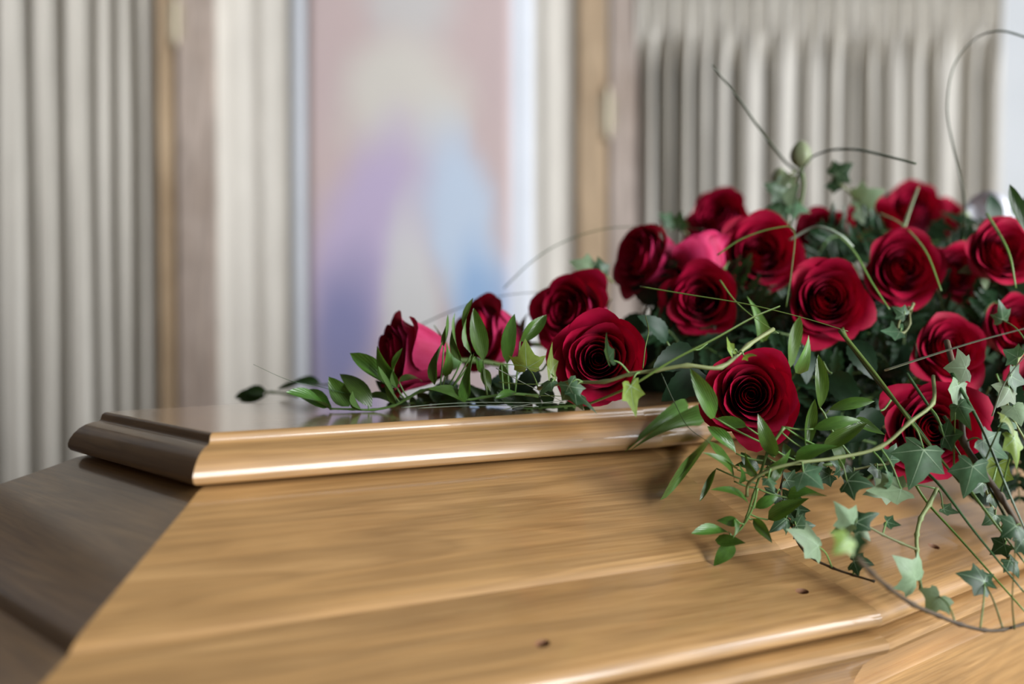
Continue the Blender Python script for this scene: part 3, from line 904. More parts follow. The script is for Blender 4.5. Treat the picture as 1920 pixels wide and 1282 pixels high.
# --- ruscus hanging over the lid front below the large low rose
sprig('ruscus_sprig', 'bushy ruscus sprig hanging under the low rose over the sloping panel', 'sprig',
      [(1470, 800), (1440, 846), (1425, 890), (1412, 930), (1400, 968), (1390, 990)], .90,
      [(1294, 690, 1340, 783, 36, -.02, (-.2, -.9, .5)), (1421, 776, 1453, 856, 30, -.01, (-.3, -.9, .2)), (1528, 748, 1511, 843, 26, .0, (.3, -.9, .2)),
       (1614, 788, 1525, 804, 25, .0, (0, -.9, .4)), (1626, 793, 1542, 840, 30, .0, (.1, -.9, .4)), (1570, 836, 1490, 862, 28, -.01, (0, -.8, .6)),
       (1483, 841, 1434, 892, 24, -.01, (.4, -.9, .2)), (1329, 827, 1382, 880, 22, -.02, (-.1, -.7, .7)), (1317, 848, 1376, 902, 22, -.02, (-.1, -.7, .7)),
       (1326, 799, 1380, 850, 28, .0, (.1, -.8, .5)), (1397, 846, 1418, 893, 16, -.01, (-.6, -.8, .1)), (1385, 869, 1388, 906, 13, -.01, (.5, -.8, 0)),
       (1312, 940, 1343, 878, 14, -.005, (-.5, -.8, .2)), (1332, 918, 1405, 948, 24, -.015, (0, -.6, .85)), (1552, 930, 1476, 933, 24, -.015, (.1, -.6, .8)),
       (1517, 934, 1440, 974, 30, -.01, (.1, -.8, .6)), (1460, 930, 1416, 952, 22, .0, (0, -.9, .4)), (1346, 783, 1400, 800, 24, .01, (0, -.9, .4)),
       (1440, 912, 1462, 868, 18, -.01, (.2, -.95, .1))], RUS, r=.0012)
sprig('ruscus_sprig', 'small ruscus sprig with leaves curled over the lid panel edge', 'sprig',
      [(1420, 915), (1414, 945), (1400, 975), (1388, 992), (1372, 1008)], .885,
      [(1296, 1000, 1368, 999, 30, -.012, (-.1, -.6, .8)), (1343, 976, 1386, 982, 20, .004, (.1, -.8, .5)), (1398, 1018, 1341, 1012, 26, -.012, (.1, -.75, .6)),
       (1338, 1061, 1377, 1020, 30, -.006, (-.2, -.9, .3)), (1448, 1018, 1412, 972, 20, -.008, (-.2, -.85, .4)), (1374, 1010, 1378, 972, 14, -.01, (.7, -.7, .1))], RUS, r=.0009)
sprig('ruscus_sprig', 'ruscus sprig with one tall pointed leaf beside the low rose', 'sprig',
      [(1600, 860), (1565, 815), (1545, 775), (1537, 764)], .935,
      [(1534, 664, 1537, 766, 28, -.005, (.15, -1, 0)), (1640, 752, 1554, 768, 24, -.005, (0, -.9, .4)), (1660, 815, 1600, 785, 22, .0, (.1, -.8, .5)), (1580, 880, 1560, 826, 24, .0, (.2, -.9, .2))], RUS, r=.0011)
# --- dark leaves lying on the lid under the first roses
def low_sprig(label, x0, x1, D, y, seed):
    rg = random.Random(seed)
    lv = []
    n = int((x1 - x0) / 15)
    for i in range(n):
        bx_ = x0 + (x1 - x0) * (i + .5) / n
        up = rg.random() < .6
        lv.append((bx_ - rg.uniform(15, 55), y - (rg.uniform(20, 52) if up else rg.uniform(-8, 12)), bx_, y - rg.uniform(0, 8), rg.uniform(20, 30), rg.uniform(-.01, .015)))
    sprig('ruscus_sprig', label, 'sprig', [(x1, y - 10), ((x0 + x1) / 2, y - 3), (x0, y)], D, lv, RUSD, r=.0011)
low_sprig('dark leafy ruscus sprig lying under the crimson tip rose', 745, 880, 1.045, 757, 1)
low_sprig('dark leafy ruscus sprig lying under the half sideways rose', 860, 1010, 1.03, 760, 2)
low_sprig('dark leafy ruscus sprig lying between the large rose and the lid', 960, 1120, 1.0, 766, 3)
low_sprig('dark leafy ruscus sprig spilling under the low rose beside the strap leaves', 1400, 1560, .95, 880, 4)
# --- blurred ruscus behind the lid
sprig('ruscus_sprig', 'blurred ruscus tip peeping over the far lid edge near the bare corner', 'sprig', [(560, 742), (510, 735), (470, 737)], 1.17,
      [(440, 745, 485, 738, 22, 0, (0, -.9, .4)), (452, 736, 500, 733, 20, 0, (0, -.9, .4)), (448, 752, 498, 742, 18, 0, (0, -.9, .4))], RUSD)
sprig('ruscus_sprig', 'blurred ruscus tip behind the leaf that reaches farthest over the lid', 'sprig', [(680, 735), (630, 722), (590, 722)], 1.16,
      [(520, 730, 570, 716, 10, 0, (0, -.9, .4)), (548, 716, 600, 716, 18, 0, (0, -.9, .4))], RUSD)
# --- strap leaves over the lid front edge
for tx, ty, bx_, by_, wpx, lab in ((1171, 848, 1290, 770, 26, 'upper broad grass-like leaf lying over the moulded lid edge'),
                                  (1180, 846, 1320, 785, 24, 'lower broad grass-like leaf lying over the moulded lid edge'),
                                  (1238, 937, 1338, 810, 20, 'long green leaf hanging down over the sloping lid panel')):
    b = P(bx_, by_, lidD(bx_, by_) - (.03 if tx == 1180 else .016)); t = P(tx, ty, lidD(tx, ty) - (.024 if tx == 1180 else .014))
    root = empty('strap_leaf', b, lab, 'leaf')
    put_leaf('blade', STRAP[int(tx) % 3], root, b, t, wpx * b.y / F_PX, Vector((.2, -.7, .7)))

# ---------------------------------------------------------------- ivy
def ivy(label, vine, D, leaves, r=.0012, mat='vine_stem', r1=None):
    """leaves: (tipx, tipy, basex, basey, width px, material, nodex, nody, normal, depth offset)"""
    wp = px_pts(vine, D)
    root = empty('ivy_vine', wp[0], label, 'ivy')
    sp = spline(wp, 5)
    link('stem', tube('stem', sp, r, r1 or r * .7, mat, 7, origin=wp[0], knots=set(range(5, len(sp), 5))), root)
    for i, L in enumerate(leaves):
        tx, ty, bx_, by_, wpx, m_, nx_, ny_ = L[:8]
        nr = Vector(L[8]) if len(L) > 8 else TOCAM + jit(.4)
        off = L[9] if len(L) > 9 else -.006
        node = min(sp, key=lambda q: (q - P(nx_, ny_, q.y)).length)
        b = P(bx_, by_, node.y + off); t = P(tx, ty, b.y + (L[10] if len(L) > 10 else rnd.uniform(-.01, .006)))
        put_leaf('ivy_leaf', IVY[m_][i % 3], root, b, t, wpx * b.y / F_PX, nr)
        mid = node.lerp(b, .5) + Vector((0, -.002, .003))
        if (node - b).length > .002:
            link('leaf_stalk', tube('leaf_stalk', spline([node, mid, b], 4), .0007, .0005, 'green_stem', 5, origin=wp[0]), root)
    return root
ivy('green ivy vine winding across the large rose with small pointed leaves',
    [(1450, 617, .93), (1403, 647, .905), (1352, 688, .885), (1288, 685, .88), (1230, 694, .88), (1181, 701, .88), (1134, 715, .885), (1066, 717, .90), (1010, 728, .93)], .88,
    [(1138, 622, 1142, 675, 22, 'ivy_leaf', 1181, 701, (-.75, -.65, 0)), (1192, 782, 1182, 722, 40, 'ivy_young', 1200, 700, (.2, -.9, .3)),
     (1094, 770, 1066, 722, 42, 'ivy_leaf', 1090, 716, (-.3, -.9, .3)), (1120, 778, 1075, 735, 26, 'ivy_dark', 1095, 716, (.2, -.6, .8)),
     (1035, 640, 1032, 700, 26, 'ivy_young', 1045, 717, (.7, -.7, 0)), (985, 634, 988, 690, 58, 'ivy_young', 1010, 722, (-.1, -1, .1), .02),
     (1010, 745, 1034, 716, 24, 'ivy_leaf', 1045, 717, (.1, -.6, .8)), (1362, 630, 1372, 660, 16, 'ivy_young', 1385, 662, (.3, -.9, .2)), (1420, 667, 1395, 668, 14, 'ivy_young', 1385, 665, (0, -.8, .5))], r=.0016)
ivy('long ivy vine arching in front of the shaded low rose',
    [(1750, 705, .93), (1749, 755, .905), (1706, 791, .895), (1650, 838, .89), (1570, 858, .885), (1500, 867, .88), (1445, 880, .88), (1405, 905, .885), (1400, 930, .89)], .89,
    [(1703, 920, 1732, 842, 88, 'ivy_leaf', 1706, 793, (-.2, -.95, .15)), (1622, 920, 1690, 918, 62, 'ivy_pale', 1650, 840, (.1, -.7, .7)),
     (1640, 912, 1588, 902, 58, 'ivy_dark', 1567, 859, (.0, -.75, .65)), (1545, 918, 1506, 885, 60, 'ivy_leaf', 1500, 867, (-.1, -.8, .5)),
     (1808, 812, 1770, 818, 54, 'ivy_dark', 1748, 762, (.2, -.9, .3)), (1660, 882, 1672, 905, 34, 'ivy_leaf', 1642, 842, (.3, -.8, .3)),
     (1452, 925, 1440, 898, 26, 'ruscus_leaf' if False else 'ivy_leaf', 1445, 880, (.2, -.8, .4))], r=.0015)
ivy('woody ivy vine sagging below the lid edge with pale grey-green leaves',
    [(1590, 1000, .72), (1606, 1042, .735), (1636, 1075, .755), (1667, 1102, .775), (1712, 1133, .795), (1760, 1154, .81), (1800, 1170, .82), (1846, 1181, .825), (1881, 1180, .83), (1935, 1165, .84)], .8,
    [(1560, 1040, 1590, 1010, 52, 'ivy_young', 1592, 1008, (.2, -.9, .3), -.01), (1608, 1050, 1600, 1008, 46, 'ivy_dark', 1598, 1020, (-.3, -.9, .2), -.005),
     (1735, 1150, 1762, 1118, 60, 'ivy_pale', 1790, 1165, (-.1, -.85, .4), .02), (1790, 1075, 1846, 1092, 62, 'ivy_dark', 1835, 1180, (.1, -.7, .6), .03),
     (1870, 1105, 1838, 1080, 40, 'ivy_dark', 1880, 1180, (.3, -.7, .5), .03)], r=.0016, mat='brown_twig')
ivy('ivy twig standing off the sloping panel with a cluster of pale leaves',
    [(1757, 916, .91), (1742, 945, .90), (1726, 972, .895), (1719, 1002, .89), (1719, 1030, .885), (1722, 1065, .88), (1727, 1105, .875)], .89,
    [(1616, 928, 1672, 917, 48, 'ivy_pale', 1755, 917, (.2, -.8, .5)), (1800, 962, 1768, 954, 36, 'ivy_leaf', 1756, 918, (.1, -.5, .8)), (1672, 1040, 1718, 1088, 76, 'ivy_pale', 1726, 1100, (-.15, -.8, .55), -.025)], r=.0017)
ivy('short ivy twig with bleached young leaves over the lid panel',
    [(1722, 1031, .885), (1690, 1018, .875), (1655, 1002, .868), (1628, 988, .862), (1601, 981, .86)], .87,
    [(1562, 938, 1596, 984, 50, 'ivy_pale', 1603, 981, (-.1, -.95, .2)), (1556, 1000, 1594, 982, 36, 'ivy_pale', 1603, 982, (-.3, -.8, .4)), (1650, 962, 1604, 980, 38, 'ivy_dark', 1606, 981, (.1, -.7, .6)),
     (1632, 1015, 1610, 988, 34, 'ivy_pale', 1620, 986, (.2, -.8, .5)), (1690, 985, 1662, 978, 30, 'ivy_dark', 1655, 1002, (.1, -.7, .7), .015)], r=.0010)
ivy('ivy shoot lying on the sloping panel with one pale three-pointed leaf',
    [(1500, 960, .925), (1490, 1000, .91), (1515, 1040, .895), (1560, 1064, .885), (1600, 1078, .88), (1640, 1090, .872)], .9,
    [(1472, 992, 1534, 1024, 66, 'ivy_pale', 1563, 1063, (-.15, -.75, .65), -.02), (1496, 950, 1500, 975, 30, 'ivy_dark', 1492, 990, (.2, -.8, .4)), (1640, 1060, 1600, 1052, 48, 'ivy_dark', 1600, 1078, (.1, -.7, .7)),
     (1500, 905, 1480, 940, 40, 'ivy_dark', 1498, 960, (.1, -.8, .5))], r=.0011, mat='brown_twig')
ivy('ivy vine trailing beside the shaded low rose with star-shaped leaves',
    [(1775, 640, .95), (1790, 700, .925), (1802, 770, .905), (1808, 830, .895), (1840, 880, .885), (1875, 930, .88), (1925, 1010, .875)], .9,
    [(1768, 690, 1812, 690, 62, 'ivy_pale', 1790, 700, (-.1, -.95, .2)), (1790, 770, 1796, 722, 44, 'ivy_pale', 1795, 735, (.4, -.9, .1)), (1822, 808, 1796, 760, 40, 'ivy_leaf', 1800, 770, (-.4, -.85, .2)),
     (1806, 935, 1824, 872, 66, 'ivy_leaf', 1838, 878, (-.1, -.9, .3)), (1892, 862, 1842, 826, 62, 'ivy_leaf', 1812, 832, (.2, -.85, .4)), (1898, 820, 1885, 780, 40, 'ivy_young', 1840, 880, (.7, -.7, 0)),
     (1905, 880, 1900, 820, 40, 'ivy_young', 1875, 930, (.3, -.9, .2)), (1860, 935, 1870, 870, 52, 'ivy_young', 1860, 905, (-.2, -.9, .2), .015),
     (1876, 1008, 1905, 985, 58, 'ivy_dark', 1915, 1000, (.1, -.85, .4), -.02), (1925, 1050, 1915, 1010, 40, 'ivy_dark', 1920, 1005, (.3, -.85, .3))], r=.0024, mat='brown_twig', r1=.0022)
ivy('blurred ivy spray with pale leaves and young tips above the shaded rose',
    [(1480, 440, 1.22), (1475, 395, 1.22), (1460, 350, 1.22), (1490, 320, 1.22)], 1.22,
    [(1430, 345, 1468, 360, 48, 'ivy_leaf', 1462, 360), (1500, 345, 1470, 372, 48, 'ivy_pale', 1466, 372), (1425, 395, 1470, 395, 46, 'ivy_leaf', 1474, 395), (1520, 400, 1480, 385, 46, 'ivy_leaf', 1474, 390),
     (1470, 318, 1478, 345, 34, 'ivy_pale', 1470, 340)], r=.0012)
ivy('blurred ivy shoot with a dark star leaf against the curtain',
    [(1620, 420, 1.25), (1600, 370, 1.25), (1575, 345, 1.25), (1560, 330, 1.25)], 1.25,
    [(1600, 305, 1568, 328, 46, 'ivy_dark', 1565, 335), (1545, 350, 1572, 345, 38, 'ivy_dark', 1574, 345), (1660, 355, 1612, 375, 56, 'ivy_pale', 1605, 380), (1640, 395, 1606, 392, 48, 'ivy_pale', 1608, 390)], r=.0011)
ivy('short blurred ivy twig behind the rose with the pink outer petal',
    [(1150, 530, 1.15), (1130, 510, 1.15), (1105, 500, 1.15)], 1.15, [(1065, 490, 1108, 503, 48, 'ivy_pale', 1108, 502), (1090, 535, 1118, 512, 40, 'ivy_leaf', 1116, 508), (1120, 480, 1130, 510, 30, 'ivy_dark', 1128, 510)])
ivy('blurred ivy twig between the roses and the gathered curtain',
    [(1290, 440, 1.3), (1265, 418, 1.3), (1245, 410, 1.3)], 1.3, [(1232, 400, 1262, 418, 36, 'ivy_leaf', 1262, 416), (1280, 395, 1272, 425, 34, 'ivy_leaf', 1272, 425)])
ivy('curled ivy tendril below the open red roses',
    [(1705, 590, 1.03), (1712, 570, 1.02), (1708, 578, 1.01), (1690, 595, 1.01), (1684, 615, 1.01), (1694, 624, 1.015), (1706, 606, 1.02), (1703, 575, 1.03)], 1.02,
    [(1672, 575, 1696, 590, 30, 'ivy_leaf', 1692, 592), (1650, 620, 1688, 622, 40, 'ivy_leaf', 1690, 622)], r=.0012)

# ---------------------------------------------------------------- grass blades
def blade(pts, D, r, mat, label, group=None, flat=.35):
    wp = px_pts(pts, D); sp = spline(wp, 7)
    o = link('grass_blade', tube('grass_blade', sp, r, r * .45, mat, 6, flat, origin=wp[0]), loc=wp[0])
    return tag(o, label, 'grass blade', group)
blade([(690, 748, .99), (600, 725, .98), (540, 712, .97), (475, 683, .965)], .97, .0008, 'grass_dark', 'thin dark grass tip jutting out over the bare lid')
blade([(1105, 757, .915), (1180, 725, .88), (1260, 676, .875), (1340, 635, .88), (1410, 596, .89), (1462, 574, .90)], .88, .0022, 'grass_blade', 'bright grass blade slanting up in front of the roses above the vine')
blade([(1200, 537, .98), (1290, 552, .97), (1400, 570, .96), (1500, 594, .955), (1590, 621, .95)], .97, .0019, 'grass_blade', 'straight grass blade crossing two roses to a cut tip')
blade([(1345, 478, 1.06), (1390, 448, 1.06), (1450, 428, 1.06), (1488, 432, 1.06), (1485, 500, 1.05), (1474, 575, 1.04)], 1.06, .0022, 'grass_blade', 'grass blade bent sharply over the upper red rose')
blade([(1480, 450, 1.13), (1530, 425, 1.12), (1575, 440, 1.1), (1600, 462, 1.1)], 1.1, .0034, 'grass_pale', 'pale shining grass blade over the shaded rose under the bud')
blade([(1500, 330, 1.25), (1470, 300, 1.22), (1430, 250, 1.18), (1385, 185, 1.15), (1335, 122, 1.13)], 1.2, .0018, 'grass_dark', 'long grass blade rising highest against the gathered curtain')
blade([(1480, 430, 1.2), (1505, 320, 1.2), (1540, 286, 1.18), (1600, 280, 1.15), (1660, 292, 1.1), (1718, 307, 1.07)], 1.15, .0022, 'grass_dark', 'grass blade arching beside the pale flower bud')
blade([(1810, 430, 1.2), (1806, 360, 1.2), (1788, 280, 1.2), (1776, 200, 1.2), (1790, 120, 1.2), (1830, 72, 1.18), (1875, 58, 1.15), (1930, 72, 1.13)], 1.2, .0020, 'grass_dark', 'tall grass blade looping over in a wide arch against the curtain')
blade([(945, 540, 1.2), (1000, 488, 1.2), (1060, 452, 1.2), (1140, 428, 1.2), (1240, 425, 1.2), (1320, 430, 1.2)], 1.2, .0018, 'grass_dark', 'faint grass blade arching out in front of the banner')
blade([(775, 615, 1.2), (860, 578, 1.19), (950, 553, 1.18), (1060, 548, 1.15), (1140, 560, 1.13)], 1.2, .0016, 'grass_dark', 'blurred thin grass blade behind the lying roses')
blade([(1660, 694, .93), (1740, 668, .91), (1830, 640, .89), (1935, 612, .87)], .9, .0026, 'grass_pale', 'pale shining grass blade crossing the shaded rose')
for i, pts in enumerate((
        [(1575, 620, .98), (1640, 700, .95), (1700, 780, .92), (1755, 850, .90), (1800, 905, .885)],
        [(1590, 640, .985), (1650, 720, .96), (1712, 790, .935), (1765, 862, .915)],
        [(1700, 860, .92), (1755, 902, .905), (1830, 1000, .88), (1920, 1110, .86)],
        [(1690, 850, .93), (1730, 930, .92), (1800, 1010, .90), (1925, 1150, .86)],
        [(1770, 780, .91), (1830, 870, .89), (1880, 960, .88), (1930, 1050, .875)],
        [(1785, 700, .92), (1840, 800, .89), (1890, 920, .875), (1925, 1000, .87)],
        [(1790, 880, .9), (1850, 960, .885), (1925, 1060, .875)],
        [(1700, 700, .96), (1760, 790, .93), (1830, 900, .9)])):
    blade(pts, .9, .0017 if i > 1 else .0022, 'grass_dark' if i % 3 else 'grass_blade', 'dark green grass stalk slanting down past the shaded low rose', 'slanting grass stalks', .7)
for pts in ([(752, 764), (830, 757), (920, 754), (1060, 756)], [(940, 769), (990, 758), (1065, 750)], [(985, 741), (1040, 742), (1080, 744)],
            [(930, 690), (990, 722), (1060, 755)], [(935, 716), (990, 720), (1070, 718)], [(780, 765), (900, 760), (1010, 762)], [(925, 682), (965, 684), (1010, 690)]):
    blade(pts, .925 if pts[0][1] < 745 else .95, .0011, 'grass_pale' if pts[0][0] % 2 == 0 else 'grass_blade', 'thin pale grass blade lying flat before the large rose', 'flat grass blades on the lid')
blade([(1788, 890, .9), (1789, 840, .895), (1790, 790, .89), (1791, 772, .89)], .89, .0016, 'grass_blade', 'short upright light green stalk before the shaded low rose')
blade([(1650, 400, 1.2), (1690, 420, 1.15), (1735, 470, 1.08), (1765, 545, 1.05)], 1.1, .0015, 'grass_blade', 'yellowish grass blade lying across the open rose with the tendril')
blade([(1690, 440, 1.15), (1705, 395, 1.17), (1722, 350, 1.19)], 1.17, .0022, 'bud_green', 'pale stalk crossing the topmost blurred rose')
blade([(1560, 430, 1.15), (1600, 470, 1.1), (1635, 530, 1.05), (1668, 580, 1.03)], 1.1, .0016, 'grass_blade', 'yellowish grass blade between two open red roses')
blade([(1850, 400, 1.1), (1890, 470, 1.04), (1905, 540, 1.03)], 1.05, .0016, 'grass_blade', 'green grass blade over the rose before the white ribbon')
blade([(1860, 780, .9), (1885, 715, .9), (1935, 650, .89)], .9, .0014, 'grass_pale', 'thin pale grass blade rising beside the rounded pale ivy leaves')
blade([(1240, 700, .9), (1265, 755, .9), (1290, 800, .89), (1330, 830, .88)], .9, .0010, 'grass_dark', 'thin dark stalk hanging before the broad leaves')
blade([(1350, 525, 1.02), (1375, 560, 1.0), (1410, 592, .98), (1460, 625, .97)], 1.0, .0010, 'grass_blade', 'thin stalk beside the rose crossed by a straight blade')
blade([(1902, 1180, .83), (1898, 1130, .835), (1900, 1080, .84), (1905, 1010, .85)], .83, .0013, 'grass_blade', 'thin green stalk hanging by the woody vine end')
blade([(1205, 690, .95), (1210, 650, .95), (1216, 620, .96), (1210, 592, .97)], .95, .0015, 'grass_blade', 'curly yellow-green tendril beside the large rose')

for bx_, by_, tx, ty, wpx, D, lab in ((1478, 690, 1500, 592, 30, .985, 'pale striped leaf standing between the low rose and the round open rose'),
                                     (1432, 640, 1400, 555, 22, 1.02, 'slim green leaf beside the dark rose crossed by a blade'),
                                     (1495, 700, 1516, 628, 22, .96, 'yellowish green leaf behind the low rose'),
                                     (1925, 440, 1893, 345, 34, 1.05, 'dark blurred leaf standing up by the white ribbon')):
    b = P(bx_, by_, D); t = P(tx, ty, D + .004)
    root = empty('strap_leaf', b, lab, 'leaf')
    put_leaf('blade', (RUSD if tx == 1893 else STRAP)[bx_ % 3], root, b, t, wpx * D / F_PX, Vector((.3, -.9, .1)))
ivy('ivy vine with rounded pale leaves beside the rose crossed by a pale blade',
    [(1935, 640, .99), (1905, 680, .98), (1885, 725, .97), (1895, 775, .965), (1925, 830, .96)], .97,
    [(1868, 765, 1892, 728, 50, 'ivy_pale', 1886, 725), (1925, 720, 1895, 705, 50, 'ivy_leaf', 1892, 705), (1915, 800, 1900, 762, 54, 'ivy_pale', 1896, 775), (1870, 800, 1898, 790, 40, 'ivy_leaf', 1898, 785),
     (1880, 655, 1908, 670, 40, 'ivy_leaf', 1905, 680), (1872, 560, 1880, 600, 34, 'ivy_leaf', 1925, 650, (0, -1, .1), .03)], r=.0012)
ivy('dark ivy shoot creeping over the sloping panel above the pale three-pointed leaf',
    [(1470, 890, .93), (1462, 930, .918), (1470, 960, .91), (1485, 985, .905), (1490, 1010, .90)], .91,
    [(1425, 940, 1456, 925, 36, 'ivy_dark', 1463, 925), (1520, 958, 1476, 952, 40, 'ivy_dark', 1468, 955), (1440, 1000, 1474, 972, 40, 'ivy_dark', 1475, 970), (1530, 985, 1492, 985, 36, 'ivy_leaf', 1485, 985), (1512, 905, 1474, 900, 36, 'ivy_leaf', 1468, 905)], r=.0011, mat='brown_twig')
ivy('dark ivy shoot hanging among the slanting grass stalks',
    [(1850, 850, .93), (1845, 900, .915), (1860, 950, .905), (1880, 1000, .895), (1890, 1050, .885)], .9,
    [(1815, 925, 1842, 905, 40, 'ivy_dark', 1846, 905), (1895, 935, 1858, 925, 44, 'ivy_dark', 1852, 925), (1840, 985, 1866, 965, 40, 'ivy_leaf', 1865, 960), (1920, 990, 1884, 985, 42, 'ivy_dark', 1876, 985), (1855, 1040, 1884, 1020, 40, 'ivy_dark', 1885, 1020), (1910, 1085, 1892, 1050, 36, 'ivy_dark', 1890, 1045)], r=.0010)
ivy('short ivy shoot with dark leaves hanging under the shaded low rose',
    [(1690, 850, .955), (1665, 868, .945), (1640, 872, .94), (1600, 880, .935), (1560, 885, .93)], .94,
    [(1640, 915, 1645, 880, 40, 'ivy_dark', 1642, 872), (1585, 925, 1600, 888, 44, 'ivy_dark', 1602, 880), (1550, 860, 1575, 878, 38, 'ivy_dark', 1570, 884), (1680, 830, 1668, 862, 40, 'ivy_leaf', 1668, 866),
     (1528, 905, 1556, 890, 34, 'ivy_dark', 1560, 885)], r=.0010)
# ---------------------------------------------------------------- buds, ribbon
def bud(px, py, D, rpx, base, label):
    c = P(px, py, D); rr = rpx * D / F_PX
    root = empty('flower_bud', P(*base), label, 'bud')
    bm = bmesh.new()
    bmesh.ops.create_uvsphere(bm, u_segments=18, v_segments=12, radius=rr)
    for v in bm.verts:
        v.co.z *= 1.15
        a = math.atan2(v.co.y, v.co.x); k = 1 + .06 * math.cos(5 * a)
        v.co.x *= k; v.co.y *= k
        if v.co.z > rr * .7: v.co.z += (v.co.z - rr * .7) * .5
    me = bpy.data.meshes.new('bud_head'); bm.to_mesh(me); bm.free(); me.materials.append(MATS['bud_green'])
    me.polygons.foreach_set('use_smooth', [True] * len(me.polygons))
    link('bud_head', me, root, loc=c - root.location)
    b = root.location
    link('stem', tube('stem', spline([b, b.lerp(c, .5) + Vector((.004, 0, 0)), c - Vector((0, 0, rr))], 5), .0014, .0012, 'green_stem', 7, origin=b), root)
bud(1501, 291, 1.22, 20, (1498, 400, 1.24), 'round pale green bud standing above the roses')
bud(1462, 335, 1.25, 15, (1470, 420, 1.25), 'small pale bud among blurred ivy above the roses')
bud(1808, 290 + 120, 1.32, 12, (1800, 470, 1.3), 'tiny green bud behind the roses near the white ribbon')
# ribbon: a folded loop of white satin
vs, fs = [], []
rc = P(1862, 410, 1.36)
for j in range(25):
    t = j / 24
    x = -.030 + .075 * t; z = .010 * math.sin(t * 7) - .012 * (t - .5) ** 2
    for i in range(7):
        u = i / 6 - .5
        vs.append(Vector((x + .01 * u, .012 * math.sin(t * 9 + u * 2), z + u * (.040 - .018 * t) + .004 * math.sin(u * 12 + t * 4))))
for j in range(24):
    for i in range(6):
        q = j * 7 + i; fs.append((q, q + 1, q + 8, q + 7))
ro = link('ribbon', mesh_from('ribbon', vs, fs, 'ribbon_white'), loc=rc)
md = ro.modifiers.new('thickness', 'SOLIDIFY'); md.thickness = .0006
tag(ro, 'white satin ribbon tucked behind the roses', 'ribbon')

SHORT = ['crimson tip rose', 'half sideways rose behind ruscus', 'dark rose over the large ivy-crossed rose', 'large rose with ivy across its face', 'rose showing a pink outer petal',
         'pink-backed rose', 'dark rose crossed by a straight blade', 'blurred rose above the pink-backed rose', 'rose under the bent grass blade', 'large low rose by the ruscus',
         'round open rose', 'open rose above the curly tendril', 'shaded rose under the pale bud', 'blurred rose among crossing blades', 'topmost blurred rose', 'small rose beside the ribbon',
         'dark-centred rose', 'rose before the white ribbon', 'shaded rose crossed by a pale blade', 'rose beside rounded pale ivy', 'shaded low rose behind ivy vines']
def near_rose(p):
    i = min(range(len(RO)), key=lambda k: (P(RO[k][0], RO[k][1], RO[k][2]) - p).length)
    return SHORT[i] if i < len(SHORT) else 'roses past the white ribbon'
# ---------------------------------------------------------------- filler foliage: ferns and rose leaves between the roses
def frond(base, tip, n, label, group):
    root = empty('fern_frond', base, 'dark green fern frond tucked beside the ' + near_rose(base.lerp(tip, .5)), 'fern', group)
    mid = base.lerp(tip, .55) + Vector((0, 0, .018))
    sp = spline([base, mid, tip], 8)
    link('stem', tube('stem', sp, .0011, .0005, 'green_stem', 5, origin=base), root)
    d = (tip - base).normalized()
    nr = (TOCAM + jit(.5)).normalized(); side = d.cross(nr).normalized()
    L = (tip - base).length
    for i in range(n):
        t = .18 + .80 * i / (n - 1); q = sp[min(len(sp) - 1, int(t * (len(sp) - 1)))]
        ln = L * .34 * math.sin(math.pi * min(1, (1 - t) * .8 + .15)) + .004
        for s_ in (-1, 1):
            tp = q + (side * s_ * .85 + d * .55).normalized() * ln + jit(.003)
            put_leaf('leaflet', FERN[(i + s_) % 3], root, q, tp, ln * .34, nr + jit(.25))
    return root
rf = random.Random(21)
POLY = [(1175, 640), (1230, 520), (1290, 425), (1480, 405), (1700, 385), (1925, 405), (1925, 905), (1800, 885), (1640, 880), (1540, 860), (1500, 830), (1480, 700), (1330, 700), (1240, 690)]
def inside(x, y):
    c = False
    for (x0, y0), (x1, y1) in zip(POLY, POLY[1:] + POLY[:1]):
        if (y0 > y) != (y1 > y) and x < (x1 - x0) * (y - y0) / (y1 - y0) + x0: c = not c
    return c
def roseD(x, y):
    ws = [(1 / (((x - r[0]) ** 2 + (y - r[1]) ** 2) + 400.) ** 1.2, r[2]) for r in RO]
    return sum(a * b for a, b in ws) / sum(a for a, b in ws)
def hidden(x, y): return any(math.hypot(x - r[0], y - r[1]) < r[3] * .42 for r in RO)
def gap_point(off):
    while True:
        x, y = rf.uniform(1175, 1925), rf.uniform(385, 905)
        if inside(x, y) and not hidden(x, y):
            D = roseD(x, y) + off
            D = min(D, lidD(x, y, 9.) - .045)
            return P(x, y, D)
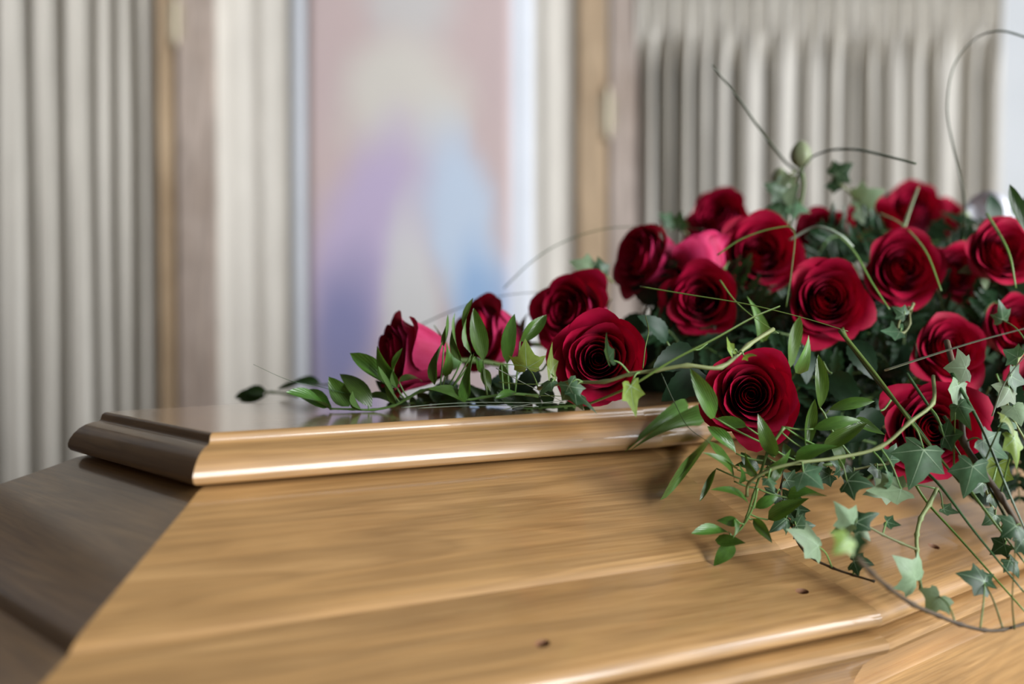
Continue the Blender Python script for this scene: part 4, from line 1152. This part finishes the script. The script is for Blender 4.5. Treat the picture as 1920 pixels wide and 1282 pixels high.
def rleaf(b, out, i):
    root = empty('rose_leaf', b, 'dark serrated rose leaf tucked beside the ' + near_rose(b), 'leaf', 'rose leaves among the roses')
    tip = b + out * .022
    sp = spline([b - out * .03, b, tip], 4)
    link('stem', tube('stem', sp, .0010, .0006, 'green_stem', 5, origin=b), root)
    sd = out.cross(Vector((0, -1, .2))).normalized()
    put_leaf('leaflet', ROSL[i % 3], root, tip, tip + out * .034, .023, TOCAM + jit(.6))
    for s_ in (-1, 1):
        put_leaf('leaflet', ROSL[(i + s_) % 3], root, b, b + (out * .5 + sd * s_).normalized() * .030, .020, TOCAM + jit(.6))
for i in range(46):
    c = gap_point(rf.uniform(.055, .075))
    out = Vector((rf.uniform(-1, 1), rf.uniform(-.25, .15), rf.uniform(-.8, .8))).normalized()
    rleaf(c - out * .02, out, i)
for i in range(64):
    c = gap_point(rf.uniform(.030, .050))
    out = Vector((rf.uniform(-1, 1), rf.uniform(-.45, .10), rf.uniform(-.7, .9))).normalized()
    L = rf.uniform(.050, .075)
    frond(c - out * L * .5, c + out * L * .5, 8, 'dark green fern frond tucked between the red roses', 'fern fronds among the roses')
for i in range(34):
    x, y = rf.uniform(1945, 2330), rf.uniform(420, 960)
    c = P(x, y, min(roseD(x, y) + .035, lidD(x, y, 9.) - .03))
    out = Vector((rf.uniform(-1, 1), rf.uniform(-.3, .2), rf.uniform(-.8, .8))).normalized()
    if i % 2: rleaf(c, out, i)
    else: frond(c - out * .035, c + out * .035, 7, 'dark green fern frond tucked between the red roses', 'fern fronds among the roses')
# rose leaves that show between the front roses
for bx_, by_, tx, ty, wpx, D in ((1300, 655, 1225, 690, 52, .97), (1325, 705, 1240, 752, 58, .965), (1250, 640, 1195, 592, 42, 1.02),
                                 (1595, 640, 1640, 712, 50, 1.02), (1560, 700, 1610, 765, 50, 1.0), (1500, 650, 1512, 720, 44, 1.03), (1650, 770, 1590, 830, 48, .98), (1880, 720, 1915, 775, 48, 1.0),
                                 (960, 705, 905, 742, 34, 1.04), (1010, 695, 960, 742, 36, 1.01), (860, 722, 800, 742, 28, 1.05)):
    b = P(bx_, by_, D); t = P(tx, ty, D - .01)
    root = empty('rose_leaf', b, 'dark serrated rose leaf tucked beside the ' + near_rose(b), 'leaf', 'rose leaves among the roses')
    put_leaf('leaflet', ROSL[bx_ % 3], root, b, t, wpx * D / F_PX, TOCAM + jit(.45))
    link('stem', tube('stem', spline([b + (b - t) * .35, b + (b - t) * .15 + Vector((0, 0, -.002)), b], 3), .0009, .0007, 'green_stem', 5, origin=b), root)
